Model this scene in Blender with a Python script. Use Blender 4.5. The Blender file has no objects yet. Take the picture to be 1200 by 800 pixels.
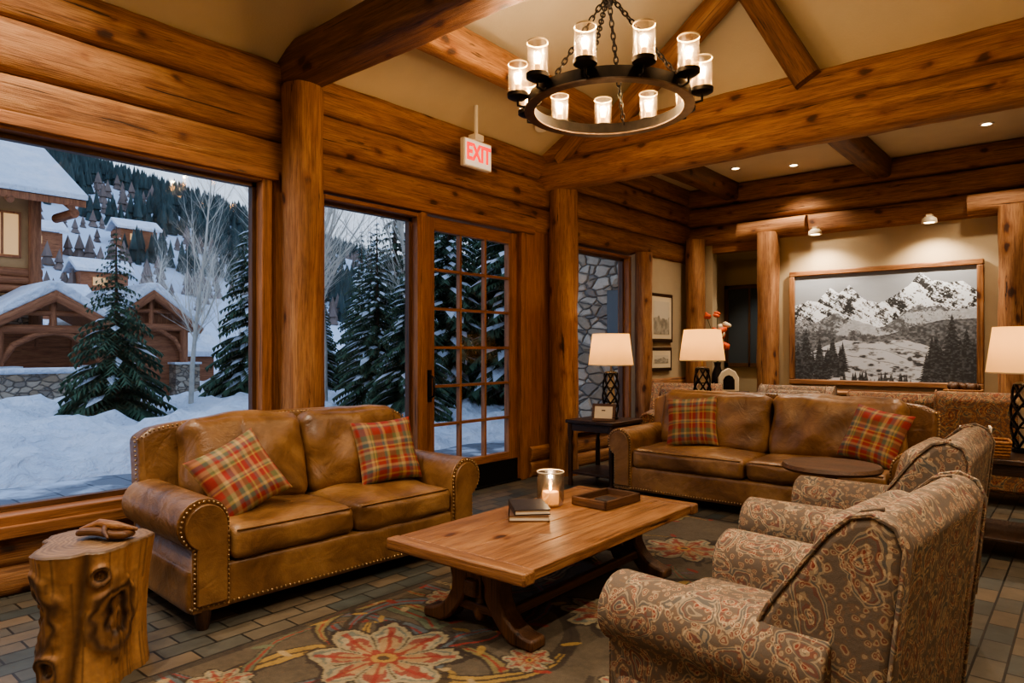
import bpy, bmesh, math, random
import numpy as np
from mathutils import Vector, Matrix, Euler, noise
random.seed(7); np.random.seed(7)
scene = bpy.context.scene
R = math.radians

def lin(r, g, b):
    f = lambda c: (c/12.92 if c <= 0.04045 else ((c+0.055)/1.055)**2.4)
    return (f(r/255), f(g/255), f(b/255), 1.0)

# ------------------------------------------------------------------ nodes
class M:
    def __init__(s, name, rough=0.6, metal=0.0):
        s.m = bpy.data.materials.new(name); s.m.use_nodes = True
        s.nt = s.m.node_tree; s.n = s.nt.nodes; s.l = s.nt.links
        s.b = s.n['Principled BSDF']; s.out = s.n['Material Output']
        s.b.inputs['Roughness'].default_value = rough
        s.b.inputs['Metallic'].default_value = metal
    def link(s, a, b): s.l.new(a, b)
    def ramp(s, fac, stops, interp='LINEAR'):
        r = s.n.new('ShaderNodeValToRGB'); r.color_ramp.interpolation = interp
        e = r.color_ramp.elements
        while len(e) < len(stops): e.new(0.5)
        for i, (p, c) in enumerate(stops):
            e[i].position = p; e[i].color = c
        s.link(fac, r.inputs[0]); return r.outputs[0]
    def mix(s, fac, a, b, mode='MIX'):
        x = s.n.new('ShaderNodeMix'); x.data_type = 'RGBA'; x.blend_type = mode
        for v, i in ((fac, 0), (a, 6), (b, 7)):
            if isinstance(v, (int, float, tuple)): x.inputs[i].default_value = v
            else: s.link(v, x.inputs[i])
        return x.outputs[2]
    def math(s, op, a, b=0.0):
        x = s.n.new('ShaderNodeMath'); x.operation = op
        for v, i in ((a, 0), (b, 1)):
            if isinstance(v, (int, float)): x.inputs[i].default_value = v
            else: s.link(v, x.inputs[i])
        return x.outputs[0]
    def coords(s, scale=(1, 1, 1), rnd=True, rot=(0, 0, 0)):
        tc = s.n.new('ShaderNodeTexCoord'); v = tc.outputs['Object']
        if rnd:
            oi = s.n.new('ShaderNodeObjectInfo')
            k = s.math('MULTIPLY', oi.outputs['Random'], 41.0)
            a = s.n.new('ShaderNodeVectorMath'); a.operation = 'ADD'
            s.link(v, a.inputs[0]); s.link(k, a.inputs[1]); v = a.outputs[0]
        mp = s.n.new('ShaderNodeMapping'); mp.inputs['Scale'].default_value = scale
        mp.inputs['Rotation'].default_value = rot
        s.link(v, mp.inputs[0]); return mp.outputs[0]
    def noise(s, v, scale=5, detail=4, dist=0.0, rough=0.5, out='Fac'):
        t = s.n.new('ShaderNodeTexNoise'); t.inputs['Scale'].default_value = scale
        t.inputs['Detail'].default_value = detail; t.inputs['Distortion'].default_value = dist
        t.inputs['Roughness'].default_value = rough
        s.link(v, t.inputs['Vector']); return t.outputs[out]
    def voro(s, v, scale=5, feature='F1', out='Distance', rnd=1.0):
        t = s.n.new('ShaderNodeTexVoronoi'); t.feature = feature
        t.inputs['Scale'].default_value = scale; t.inputs['Randomness'].default_value = rnd
        s.link(v, t.inputs['Vector']); return t.outputs[out]
    def warp(s, v, scale, amt):
        n = s.noise(v, scale, 2, out='Color')
        sc = s.n.new('ShaderNodeVectorMath'); sc.operation = 'SCALE'; sc.inputs['Scale'].default_value = amt
        s.link(n, sc.inputs[0]); ad = s.n.new('ShaderNodeVectorMath'); ad.operation = 'ADD'
        s.link(v, ad.inputs[0]); s.link(sc.outputs[0], ad.inputs[1]); return ad.outputs[0]
    def bump(s, h, strength=0.3, dist=0.01):
        t = s.n.new('ShaderNodeBump'); t.inputs['Strength'].default_value = strength
        t.inputs['Distance'].default_value = dist
        s.link(h, t.inputs['Height']); s.link(t.outputs[0], s.b.inputs['Normal'])
    def col(s, c):
        if isinstance(c, tuple): s.b.inputs['Base Color'].default_value = c
        else: s.link(c, s.b.inputs['Base Color'])
        return s

def wood(name, axis, dark, mid, light, rough=0.5, knots=True, fine=1.0, bump=0.35, cracks=True):
    m = M(name, rough)
    def sc(a, b):
        v = [b, b, b]; v['xyz'.index(axis)] = a; return tuple(v)
    c1 = m.coords(sc(0.7, 9.0*fine)); n1 = m.noise(c1, 1.6, 10, 0.5, 0.70)
    base = m.ramp(n1, [(0.28, dark), (0.48, mid), (0.70, light)])
    oi = m.n.new('ShaderNodeObjectInfo')
    tone = m.ramp(oi.outputs['Random'], [(0, (0.80, 0.78, 0.76, 1)), (0.5, (1, 1, 1, 1)), (1, (0.88, 0.85, 0.82, 1))])
    base = m.mix(1.0, base, tone, 'MULTIPLY')
    c2 = m.coords(sc(3.0, 95*fine)); n2 = m.noise(c2, 1.3, 5, 0.3, 0.6)
    g = m.ramp(n2, [(0.36, (0.44, 0.38, 0.33, 1)), (0.54, (1, 1, 1, 1))])
    c = m.mix(0.75, base, g, 'MULTIPLY')
    h = n2
    if knots:
        c3 = m.coords(sc(1.5, 2.6)); w3 = m.warp(c3, 5, 0.14)
        vd = m.voro(w3, 1.9)
        k = m.ramp(vd, [(0.0, (0.07, 0.045, 0.03, 1)), (0.11, (0.16, 0.09, 0.06, 1)), (0.15, (0.48, 0.34, 0.25, 1)), (0.20, (0.82, 0.72, 0.62, 1)), (0.34, (1, 1, 1, 1))])
        c = m.mix(0.92, c, k, 'MULTIPLY')
    if cracks:
        c4 = m.coords(sc(0.9, 17)); n4 = m.noise(c4, 1.3, 6, 0.6, 0.6)
        cr = m.ramp(n4, [(0.32, (0.08, 0.05, 0.03, 1)), (0.345, (0.85, 0.8, 0.75, 1)), (0.40, (1, 1, 1, 1))])
        c = m.mix(0.9, c, cr, 'MULTIPLY')
        h = m.math('ADD', m.math('MULTIPLY', n2, 0.4), m.math('MINIMUM', n4, 0.42))
    m.col(c); m.bump(h, bump, 0.02)
    return m.m

LD, LM, LL = lin(108, 72, 44), lin(156, 110, 72), lin(190, 146, 102)
W = {a: wood('log_wood_'+a, a, LD, LM, LL, 0.62, bump=0.75) for a in 'xyz'}
TR = {a: wood('trim_wood_'+a, a, lin(114, 75, 46), lin(150, 102, 64), lin(174, 124, 82), 0.52, False) for a in 'xyz'}
BM = {a: wood('beam_wood_'+a, a, lin(72, 48, 32), lin(114, 78, 51), lin(150, 108, 74), 0.52, bump=0.75) for a in 'xyz'}
TB = {a: wood('table_wood_'+a, a, lin(100, 68, 42), lin(148, 104, 68), lin(182, 138, 96), 0.42, True, 1.0, 0.45) for a in 'xyz'}
DW = {a: wood('dark_wood_'+a, a, lin(34, 22, 15), lin(56, 37, 25), lin(78, 52, 34), 0.4, False) for a in 'xyz'}
MW = {a: wood('walnut_wood_'+a, a, lin(56, 38, 26), lin(90, 61, 40), lin(118, 84, 55), 0.45, False) for a in 'xyz'}

def simple(name, c, rough=0.6, metal=0.0, nscale=None, amt=0.25, bump=0.0, bscale=None):
    m = M(name, rough, metal)
    if nscale:
        n = m.noise(m.coords(rnd=False), nscale, 5)
        d = tuple(x*(1-amt) for x in c[:3])+(1,); l = tuple(min(1, x*(1+amt)) for x in c[:3])+(1,)
        m.col(m.ramp(n, [(0.3, d), (0.7, l)]))
        if bump: m.bump(n if not bscale else m.noise(m.coords(rnd=False), bscale, 4), bump, 0.01)
    else: m.col(c)
    return m.m

def emis(name, c, s, base=(0.8, 0.7, 0.5, 1)):
    m = M(name, 0.5); m.col(base)
    m.b.inputs['Emission Color'].default_value = c; m.b.inputs['Emission Strength'].default_value = s
    return m.m

plaster = simple('plaster_cream', lin(204, 190, 162), 0.9, 0, 3, 0.04, 0.15, 60)
plaster_wall = simple('plaster_tan', lin(178, 160, 130), 0.9, 0, 3, 0.05, 0.15, 60)
iron = simple('blackened_iron', lin(36, 32, 30), 0.45, 0.7, 20, 0.3)
steel = simple('band_steel', lin(120, 104, 88), 0.35, 0.8, 20, 0.2)
black_metal = simple('black_door_metal', lin(22, 22, 24), 0.4, 0.4)
brass = simple('nailhead_brass', lin(180, 155, 118), 0.3, 0.9)
def snow_mat():
    m = M('snow', 0.8); v = m.coords(rnd=False)
    n = m.noise(v, 1.2, 5); m.col(m.ramp(n, [(0.3, lin(210, 222, 240)), (0.7, lin(234, 240, 250))]))
    m.bump(m.math('ADD', m.noise(v, 5, 6, 0.5, 0.6), m.math('MULTIPLY', m.noise(v, 1.5, 3), 1.5)), 0.9, 0.15); return m.m
snow = snow_mat()
white = simple('white_plastic', lin(235, 230, 220), 0.5)
cream = simple('cream_ceramic', lin(220, 205, 175), 0.4)
book_a = simple('book_cover_dark', lin(52, 46, 44), 0.5, 0, 12, 0.2)
book_b = simple('book_cover_brown', lin(104, 74, 50), 0.5, 0, 12, 0.2)
paper = simple('paper', lin(225, 215, 195), 0.8)
red = emis('exit_red', lin(235, 30, 25), 1.6, lin(200, 30, 25))
exit_face = emis('exit_face', lin(255, 245, 225), 0.35, lin(240, 232, 215))

def leather():
    m = M('tan_leather', 0.36)
    v = m.coords(rnd=True); n = m.noise(v, 2.6, 8, 0.6, 0.62)
    c = m.ramp(n, [(0.3, lin(82, 57, 36)), (0.48, lin(118, 86, 55)), (0.62, lin(140, 106, 70)), (0.78, lin(160, 127, 90))])
    m.col(c)
    f = m.noise(v, 130, 3); w = m.noise(v, 7, 4, 1.2)
    h = m.math('ADD', m.math('MULTIPLY', f, 0.12), w)
    m.bump(h, 0.38, 0.03)
    rr = m.math('ADD', m.math('MULTIPLY', n, 0.3), 0.20); m.link(rr, m.b.inputs['Roughness'])
    return m.m
LEA = leather()

def paisley(name, tan, redc, tau, gr, s1=8.0):
    m = M(name, 0.88)
    v = m.coords(rnd=True); vv = m.warp(m.warp(v, 3.5, 0.25), 18, 0.035)
    d = m.voro(vv, s1)
    c = m.ramp(d, [(0.0, redc), (0.07, tan), (0.10, gr), (0.15, tan), (0.19, redc), (0.26, tau), (0.30, tan), (0.33, tau), (0.42, redc), (0.46, tan), (0.50, gr), (0.54, tan), (0.58, tau)], 'CONSTANT')
    d2 = m.voro(m.warp(v, 14, 0.06), 38)
    c2 = m.ramp(d2, [(0.0, tan), (0.16, redc), (0.28, tan), (0.42, tau), (0.55, gr)], 'CONSTANT')
    c = m.mix(0.5, c, c2)
    wv = m.noise(v, 300, 2)
    m.col(m.mix(0.3, c, m.ramp(wv, [(0.3, (0.5, 0.5, 0.5, 1)), (0.7, (1, 1, 1, 1))]), 'MULTIPLY'))
    m.bump(m.math('ADD', m.math('MULTIPLY', wv, 0.5), d2), 0.25, 0.005)
    return m.m
PAI = paisley('paisley_fabric', lin(178, 156, 126), lin(126, 62, 48), lin(112, 92, 76), lin(92, 88, 82))
PAI2 = paisley('red_floral_fabric', lin(184, 154, 112), lin(132, 52, 42), lin(134, 92, 68), lin(88, 88, 78), 6)

def attr_mat(name, rough=0.8, bscale=250, bump=0.2, mult=0.2):
    m = M(name, rough); a = m.n.new('ShaderNodeAttribute'); a.attribute_name = 'Col'
    wv = m.noise(m.coords(rnd=False), bscale, 3)
    m.col(m.mix(mult, a.outputs['Color'], m.ramp(wv, [(0.3, (0.4, 0.4, 0.4, 1)), (0.7, (1, 1, 1, 1))]), 'MULTIPLY'))
    m.bump(wv, bump, 0.006); return m.m
PLAID = attr_mat('plaid_wool', 0.9, 260, 0.4, 0.35)
RUGM = attr_mat('rug_wool', 0.95, 160, 0.5, 0.4)
MURM = attr_mat('mural_print', 0.75, 200, 0.05, 0.1)
STM = attr_mat('stump_wood', 0.5, 40, 0.35, 0.35)

def glass(name, tint=(1, 1, 1, 1), gl=0.05, rough=0.0):
    m = M(name); m.n.remove(m.b)
    t = m.n.new('ShaderNodeBsdfTransparent'); t.inputs[0].default_value = tint
    g = m.n.new('ShaderNodeBsdfGlossy'); g.inputs['Roughness'].default_value = rough
    mx = m.n.new('ShaderNodeMixShader'); mx.inputs[0].default_value = gl
    m.link(t.outputs[0], mx.inputs[1]); m.link(g.outputs[0], mx.inputs[2]); m.link(mx.outputs[0], m.out.inputs[0])
    return m.m
GL = glass('window_glass', (0.97, 0.985, 1, 1), 0.012)
CUP = glass('seeded_glass', (1.0, 0.93, 0.82, 1), 0.22, 0.25)

def shade_mat():
    m = M('linen_shade'); m.n.remove(m.b)
    d = m.n.new('ShaderNodeBsdfDiffuse'); d.inputs[0].default_value = lin(200, 170, 126)
    t = m.n.new('ShaderNodeBsdfTranslucent'); t.inputs[0].default_value = lin(215, 170, 108)
    e = m.n.new('ShaderNodeEmission'); e.inputs[0].default_value = lin(255, 200, 124); e.inputs[1].default_value = 0.28
    mx = m.n.new('ShaderNodeMixShader'); mx.inputs[0].default_value = 0.4
    a = m.n.new('ShaderNodeAddShader')
    m.link(d.outputs[0], mx.inputs[1]); m.link(t.outputs[0], mx.inputs[2])
    m.link(mx.outputs[0], a.inputs[0]); m.link(e.outputs[0], a.inputs[1]); m.link(a.outputs[0], m.out.inputs[0])
    return m.m
SHADE = shade_mat()
BULB = emis('warm_bulb', lin(255, 190, 110), 40)
CAN = emis('downlight_lens', lin(255, 225, 175), 12)

def stone():
    m = M('river_stone', 0.85); v = m.coords((1, 1, 1.7), rnd=False)
    vv = m.warp(v, 3, 0.15)
    cell = m.voro(vv, 4.0, 'F1', 'Color'); e = m.voro(vv, 4.0, 'DISTANCE_TO_EDGE')
    sx = m.n.new('ShaderNodeSeparateColor'); m.link(cell, sx.inputs[0])
    c = m.ramp(sx.outputs[0], [(0.0, lin(128, 120, 112)), (0.3, lin(188, 172, 152)), (0.6, lin(160, 140, 116)), (1.0, lin(208, 196, 178))])
    c = m.mix(0.4, c, m.ramp(m.noise(v, 14, 5), [(0.3, (0.5, 0.5, 0.5, 1)), (0.7, (1, 1, 1, 1))]), 'MULTIPLY')
    mask = m.ramp(e, [(0.015, (0, 0, 0, 1)), (0.05, (1, 1, 1, 1))])
    m.col(m.mix(mask, lin(112, 104, 96), c)); m.bump(m.ramp(e, [(0, (0, 0, 0, 1)), (0.12, (1, 1, 1, 1))]), 0.9, 0.05)
    return m.m
STONE = stone()

def tiles():
    m = M('slate_floor_tile', 0.48)
    v = m.coords(rnd=False, rot=(0, 0, R(90)))
    b = m.n.new('ShaderNodeTexBrick'); b.inputs['Scale'].default_value = 1.0
    b.inputs['Brick Width'].default_value = 0.26; b.inputs['Row Height'].default_value = 0.13
    b.inputs['Mortar Size'].default_value = 0.006; b.inputs['Bias'].default_value = 0.0
    b.inputs['Color1'].default_value = lin(112, 98, 80); b.inputs['Color2'].default_value = lin(64, 74, 74)
    b.inputs['Mortar'].default_value = lin(40, 38, 34); m.link(v, b.inputs['Vector'])
    n = m.noise(v, 7, 7, 0.4, 0.6); c = m.mix(0.6, b.outputs[0], m.ramp(n, [(0.3, (0.45, 0.45, 0.44, 1)), (0.7, (1.0, 1.0, 0.98, 1))]), 'MULTIPLY')
    m.col(c); m.bump(m.math('SUBTRACT', m.math('MULTIPLY', n, 0.3), b.outputs['Fac']), 0.4, 0.01)
    return m.m
TILE = tiles()

# ------------------------------------------------------------------ geometry helpers
def empty(name, loc=(0, 0, 0), rz=0.0):
    e = bpy.data.objects.new(name, None); scene.collection.objects.link(e)
    e.location = loc; e.rotation_euler = (0, 0, rz); e.empty_display_size = 0.1; return e

def mk(name, verts, faces, mat, parent=None, smooth=True, angle=40, loc=None, rot=None):
    me = bpy.data.meshes.new(name); me.from_pydata([tuple(v) for v in verts], [], faces); me.update()
    bm = bmesh.new(); bm.from_mesh(me); bmesh.ops.recalc_face_normals(bm, faces=bm.faces); bm.to_mesh(me); bm.free()
    o = bpy.data.objects.new(name, me); scene.collection.objects.link(o)
    for mm in (mat if isinstance(mat, (list, tuple)) else [mat]): me.materials.append(mm)
    if smooth:
        me.polygons.foreach_set('use_smooth', [True]*len(me.polygons))
        if angle: me.set_sharp_from_angle(angle=R(angle))
    if parent: o.parent = parent
    if loc is not None: o.location = loc
    if rot is not None: o.rotation_euler = rot
    return o

def bevel(o, w, seg=3):
    b = o.modifiers.new('bev', 'BEVEL'); b.width = w; b.segments = seg; b.limit_method = 'ANGLE'; b.angle_limit = R(35)
    return o

def box(name, lo, hi, mat, parent=None, bv=0.0, rot=None):
    lo, hi = Vector(lo), Vector(hi); c = (lo+hi)/2; h = (hi-lo)/2
    if isinstance(mat, dict):
        mat = mat['xyz'[max(range(3), key=lambda i: h[i])]]
    v = [(sx*h.x, sy*h.y, sz*h.z) for sx in (-1, 1) for sy in (-1, 1) for sz in (-1, 1)]
    f = [(0, 1, 3, 2), (4, 6, 7, 5), (0, 4, 5, 1), (2, 3, 7, 6), (0, 2, 6, 4), (1, 5, 7, 3)]
    o = mk(name, v, f, mat, parent, smooth=bv > 0, loc=c, rot=rot)
    if bv: bevel(o, bv, 2)
    return o

def log(name, p0, p1, ry, rz, mat, parent=None, pw=2.0, seg=None, jit=0.035, nc=32, taper=0.0):
    p0, p1 = Vector(p0), Vector(p1); L = (p1-p0).length
    n = seg or max(8, int(L/0.10)); off = random.random()*100
    vs = []; fs = []
    for i in range(n+1):
        x = L*i/n
        for j in range(nc):
            a = 2*math.pi*j/nc; ca, sa = math.cos(a), math.sin(a)
            cy = math.copysign(abs(ca)**(2/pw), ca); cz = math.copysign(abs(sa)**(2/pw), sa)
            k = 1 + jit*noise.noise(Vector((x*1.3+off, ca*1.2, sa*1.2))) + jit*0.7*noise.noise(Vector((x*6+off, ca*4, sa*4)))
            k *= 1-taper*i/n
            vs.append((x, ry*cy*k, rz*cz*k))
    for i in range(n):
        for j in range(nc):
            a = i*nc+j; b = i*nc+(j+1) % nc; fs.append((a, b, b+nc, a+nc))
    fs.append(tuple(range(nc))[::-1]); fs.append(tuple(n*nc+j for j in range(nc)))
    o = mk(name, vs, fs, mat['x'] if isinstance(mat, dict) else mat, parent, angle=55)
    d = (p1-p0).normalized(); up = Vector((0, 0, 1)) if abs(d.z) < 0.95 else Vector((0, 1, 0))
    y = up.cross(d).normalized(); z = d.cross(y)
    m = Matrix((d, y, z)).transposed().to_4x4(); m.translation = p0
    o.matrix_local = m
    return o

def tube(name, pts, r, mat, parent=None, nc=10, closed=False, ob=True):
    pts = [Vector(p) for p in pts]; n = len(pts); rr = r if isinstance(r, (list, tuple)) else [r]*n
    vs = []; fs = []; prev = None
    for i, p in enumerate(pts):
        if closed: t = pts[(i+1) % n]-pts[i-1]
        else: t = pts[min(i+1, n-1)]-pts[max(i-1, 0)]
        t.normalize()
        if prev is None:
            u = Vector((0, 0, 1)) if abs(t.z) < 0.9 else Vector((1, 0, 0)); u = (u-t*u.dot(t)).normalized()
        else: u = (prev-t*prev.dot(t)).normalized()
        prev = u; w = t.cross(u)
        for j in range(nc):
            a = 2*math.pi*j/nc; vs.append(p+(u*math.cos(a)+w*math.sin(a))*rr[i])
    m = n if closed else n-1
    for i in range(m):
        for j in range(nc):
            a = i*nc+j; b = i*nc+(j+1) % nc; i2 = ((i+1) % n)*nc
            fs.append((a, b, i2+(j+1) % nc, i2+j))
    if not closed: fs.append(tuple(range(nc))[::-1]); fs.append(tuple((n-1)*nc+j for j in range(nc)))
    if not ob: return vs, fs
    return mk(name, vs, fs, mat, parent, angle=60)

def merge(parts):
    V = []; F = []
    for v, f in parts:
        o = len(V); V += list(v); F += [tuple(i+o for i in q) for q in f]
    return V, F

def prism(name, prof, t0, t1, plane, mat, parent=None, bv=0.02, seg=3):
    n = len(prof)
    def P(a, b, t): return {'xz': (a, t, b), 'yz': (t, a, b), 'xy': (a, b, t)}[plane]
    vs = [P(a, b, t0) for a, b in prof]+[P(a, b, t1) for a, b in prof]
    fs = [tuple(range(n))[::-1], tuple(range(n, 2*n))]+[(i, (i+1) % n, (i+1) % n+n, i+n) for i in range(n)]
    if isinstance(mat, dict): mat = mat['z']
    o = mk(name, vs, fs, mat, parent, angle=35)
    if bv: bevel(o, bv, seg)
    return o

def lathe(name, prof, mat, parent=None, nc=32, loc=(0, 0, 0)):
    vs = []; fs = []; n = len(prof)
    for r, z in prof:
        for j in range(nc):
            a = 2*math.pi*j/nc; vs.append((r*math.cos(a), r*math.sin(a), z))
    for i in range(n-1):
        for j in range(nc):
            a = i*nc+j; b = i*nc+(j+1) % nc; fs.append((a, b, b+nc, a+nc))
    return mk(name, vs, fs, mat, parent, angle=45, loc=loc)

def rbox(name, size, r, mat, parent=None, loc=(0, 0, 0), rot=(0, 0, 0), puff=(0, 0, 0), n=14, jit=0.0):
    h = [s/2 for s in size]; r = min(r, min(h)*0.999)
    vs = []; fs = []; off = random.random()*50
    t = [-math.cos(math.pi*i/n)*0.35+(-1+2*i/n)*0.65 for i in range(n+1)]
    for ax in range(3):
        for sg in (-1, 1):
            base = len(vs); b, c = (ax+1) % 3, (ax+2) % 3
            for i in range(n+1):
                for j in range(n+1):
                    p = [0, 0, 0]; p[ax] = sg; p[b] = t[i]; p[c] = t[j]; vs.append(tuple(p))
            for i in range(n):
                for j in range(n):
                    a = base+i*(n+1)+j; fs.append((a, a+1, a+n+2, a+n+1))
    out = []
    for p in vs:
        pos = [p[k]*h[k] for k in range(3)]
        inn = [max(-(h[k]-r), min(h[k]-r, pos[k])) for k in range(3)]
        d = Vector([pos[k]-inn[k] for k in range(3)])
        if d.length > 1e-9: d.normalize()
        q = Vector(inn)+d*r
        for k in range(3):
            b, c = (k+1) % 3, (k+2) % 3
            q[k] += puff[k]*p[k]*(1-p[b]**2)*(1-p[c]**2)
        if jit: q += Vector((1, 1, 1))*jit*noise.noise(q*5+Vector((off, 0, 0)))
        out.append(q)
    me = bpy.data.meshes.new(name); me.from_pydata(out, [], fs)
    bm = bmesh.new(); bm.from_mesh(me); bmesh.ops.remove_doubles(bm, verts=bm.verts, dist=1e-5)
    bmesh.ops.recalc_face_normals(bm, faces=bm.faces); bm.to_mesh(me); bm.free()
    me.materials.append(mat); me.polygons.foreach_set('use_smooth', [True]*len(me.polygons))
    o = bpy.data.objects.new(name, me); scene.collection.objects.link(o)
    if parent: o.parent = parent
    o.location = loc; o.rotation_euler = rot
    return o

def studs(name, pts, r, parent, mat=None):
    parts = []
    for p in pts:
        vs = []; fs = []; x, y, z = p
        for i in range(3):
            ph = math.pi*(i+1)/4
            for j in range(6):
                a = 2*math.pi*j/6; vs.append((x+r*math.sin(ph)*math.cos(a), y+r*math.sin(ph)*math.sin(a), z+r*math.cos(ph)))
        vs += [(x, y, z+r), (x, y, z-r)]
        for i in range(2):
            for j in range(6): fs.append((i*6+j, i*6+(j+1) % 6, i*6+6+(j+1) % 6, i*6+6+j))
        for j in range(6): fs.append((18, (j+1) % 6, j)); fs.append((19, 12+j, 12+(j+1) % 6))
        parts.append((vs, fs))
    V, F = merge(parts); return mk(name, V, F, mat or brass, parent, angle=None)

def along(poly, step):
    out = []; poly = [Vector(p) for p in poly]; acc = 0
    for a, b in zip(poly, poly[1:]):
        L = (b-a).length
        while acc < L: out.append(tuple(a.lerp(b, acc/L))); acc += step
        acc -= L
    return out

def setcol(o, cols):
    me = o.data; at = me.color_attributes.new('Col', 'FLOAT_COLOR', 'POINT')
    arr = np.ones((len(me.vertices), 4), dtype=np.float32); arr[:, :3] = cols
    at.data.foreach_set('color', arr.ravel())

def nlin(c):
    c = np.asarray(c, dtype=float)/255.0
    return np.where(c <= 0.04045, c/12.92, ((c+0.055)/1.055)**2.4)

def vnoise(x, y, seed=0):
    xi = np.floor(x); yi = np.floor(y); xf = x-xi; yf = y-yi
    def hsh(a, b):
        s = np.sin(a*127.1+b*311.7+seed*74.7)*43758.5453; return s-np.floor(s)
    u = xf*xf*(3-2*xf); v = yf*yf*(3-2*yf)
    return (hsh(xi, yi)*(1-u)+hsh(xi+1, yi)*u)*(1-v)+(hsh(xi, yi+1)*(1-u)+hsh(xi+1, yi+1)*u)*v
def fbm(x, y, seed=0, o=5):
    s = 0; a = 0.5
    for i in range(o): s = s+a*vnoise(x*2**i, y*2**i, seed+i); a *= 0.5
    return s

def gridmesh(name, nx, ny, fn, mat, parent=None, smooth=True):
    vs = []
    for i in range(nx+1):
        for j in range(ny+1): vs.append(fn(i/nx, j/ny))
    fs = [(i*(ny+1)+j, (i+1)*(ny+1)+j, (i+1)*(ny+1)+j+1, i*(ny+1)+j+1) for i in range(nx) for j in range(ny)]
    me = bpy.data.meshes.new(name); me.from_pydata(vs, [], fs); me.update(); me.materials.append(mat)
    if smooth: me.polygons.foreach_set('use_smooth', [True]*len(me.polygons))
    o = bpy.data.objects.new(name, me); scene.collection.objects.link(o)
    if parent: o.parent = parent
    return o

def light(kind, name, loc, energy, color, parent=None, **kw):
    l = bpy.data.lights.new(name, kind); l.energy = energy; l.color = color
    for k, v in kw.items(): setattr(l, k, v)
    o = bpy.data.objects.new(name, l); scene.collection.objects.link(o); o.location = loc
    if parent: o.parent = parent
    return o
WARM = (1.0, 0.74, 0.47); WARM2 = (1.0, 0.82, 0.62)

# ------------------------------------------------------------------ SHELL
XR, YB, YF = 6.2, 10.4, -1.6
box('floor', (-0.3, YF-0.2, -0.15), (XR+0.2, 12.2, 0), TILE)
wl = empty('wall_left')
for i, (z, hh) in enumerate(((3.045, 0.165), (3.37, 0.175), (3.69, 0.16))):
    log('header_log_%d' % i, (-0.15, YF, z), (-0.15, YB+0.2, z), 0.20, hh, W, wl, 3.6, jit=0.055)
log('header_log_top', (-0.15, 6.7, 4.0), (-0.15, YB+0.2, 4.0), 0.20, 0.165, W, wl, 3.6)
for i, z in enumerate((0.09, 0.27)):
    log('sill_log_%d' % i, (-0.13, YF, z), (-0.13, 3.0, z), 0.17, 0.11, W, wl, 3.2)
    log('sill_log_b%d' % i, (-0.13, 6.25, z), (-0.13, YB, z), 0.17, 0.11, W, wl, 3.2)
box('wall_under_window', (-0.2, YF, 0.0), (-0.06, 3.3, 0.42), W['y'], wl)
box('wall_under_window_b', (-0.2, 6.2, 0.0), (-0.06, YB, 0.42), W['y'], wl)
box('wall_end_panel', (-0.2, YF, 0.4), (0.02, -0.9, 2.93), W['z'], wl)
box('wall_panel_col', (-0.2, 2.88, 0), (-0.0, 3.36, 2.93), TR['z'], wl)
box('wall_panel_col_b', (-0.2, 6.14, 0), (0.0, 6.98, 2.93), TR['z'], wl)
box('wall_plaster', (-0.2, 8.7, 0.4), (-0.01, YB, 2.93), plaster_wall, wl)
log('wainscot_log', (-0.05, 8.75, 0.98), (-0.05, YB, 0.98), 0.1, 0.09, W, wl, 2.5)
log('chair_rail_log', (-0.05, 8.75, 0.62), (-0.05, YB, 0.62), 0.1, 0.12, W, wl, 2.5)

def column(x, y, r, z1, z0=0.0):
    c = empty('log_column', (x, y, 0))
    log('shaft', (0, 0, z0), (0, 0, z1), r, r, W, c, 2.1, jit=0.10)
    return c
column(0.13, 3.14, 0.165, 3.64); column(0.17, 6.7, 0.172, 3.46)
column(0.12, 8.72, 0.12, 2.9)
column(0.22, 10.2, 0.15, 3.25); column(1.35, 10.25, 0.155, 3.25); column(4.32, 10.25, 0.16, 3.25); column(5.9, 10.25, 0.16, 3.25)

def window(name, y0, y1, z0, z1, fw=0.09):
    w = empty(name)
    box('jamb_l', (-0.16, y0-fw, z0-fw), (0.03, y0, z1+fw*0.6), TR['z'], w, 0.008)
    box('jamb_r', (-0.16, y1, z0-fw), (0.03, y1+fw, z1+fw*0.6), TR['z'], w, 0.008)
    box('head', (-0.16, y0, z1), (0.03, y1, z1+fw*0.6), TR['y'], w, 0.008)
    box('sill', (-0.16, y0, z0-fw), (0.07, y1, z0), TR['y'], w, 0.008)
    box('sash_l', (-0.12, y0, z0), (-0.06, y0+0.035, z1), MW['z'], w)
    box('sash_r', (-0.12, y1-0.035, z0), (-0.06, y1, z1), MW['z'], w)
    box('sash_t', (-0.12, y0, z1-0.035), (-0.06, y1, z1), MW['y'], w)
    box('sash_b', (-0.12, y0, z0), (-0.06, y1, z0+0.035), MW['y'], w)
    box('glass', (-0.095, y0+0.02, z0+0.02), (-0.09, y1-0.02, z1-0.02), GL, w)
    return w
window('window_1', -0.8, 2.84, 0.50, 2.84)
window('window_2', 3.42, 4.48, 0.12, 2.80, 0.07)
window('window_3', 7.02, 8.47, 0.50, 2.80, 0.06)
box('trim_1', (-0.02, -0.95, 2.86), (0.055, 2.98, 2.95), TR['y'], None, 0.01)
box('trim_2', (-0.02, 3.30, 2.86), (0.055, 6.3, 2.95), TR['y'], None, 0.01)
box('trim_3', (-0.02, -0.95, 0.36), (0.09, 2.95, 0.44), TR['y'], None, 0.01)
d = empty('door_1')
dy0, dy1 = 4.60, 6.06
box('frame_l', (-0.16, dy0-0.08, 0), (0.04, dy0, 2.86), TR['z'], d, 0.01)
box('frame_r', (-0.16, dy1, 0), (0.04, dy1+0.1, 2.86), TR['z'], d, 0.01)
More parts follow.
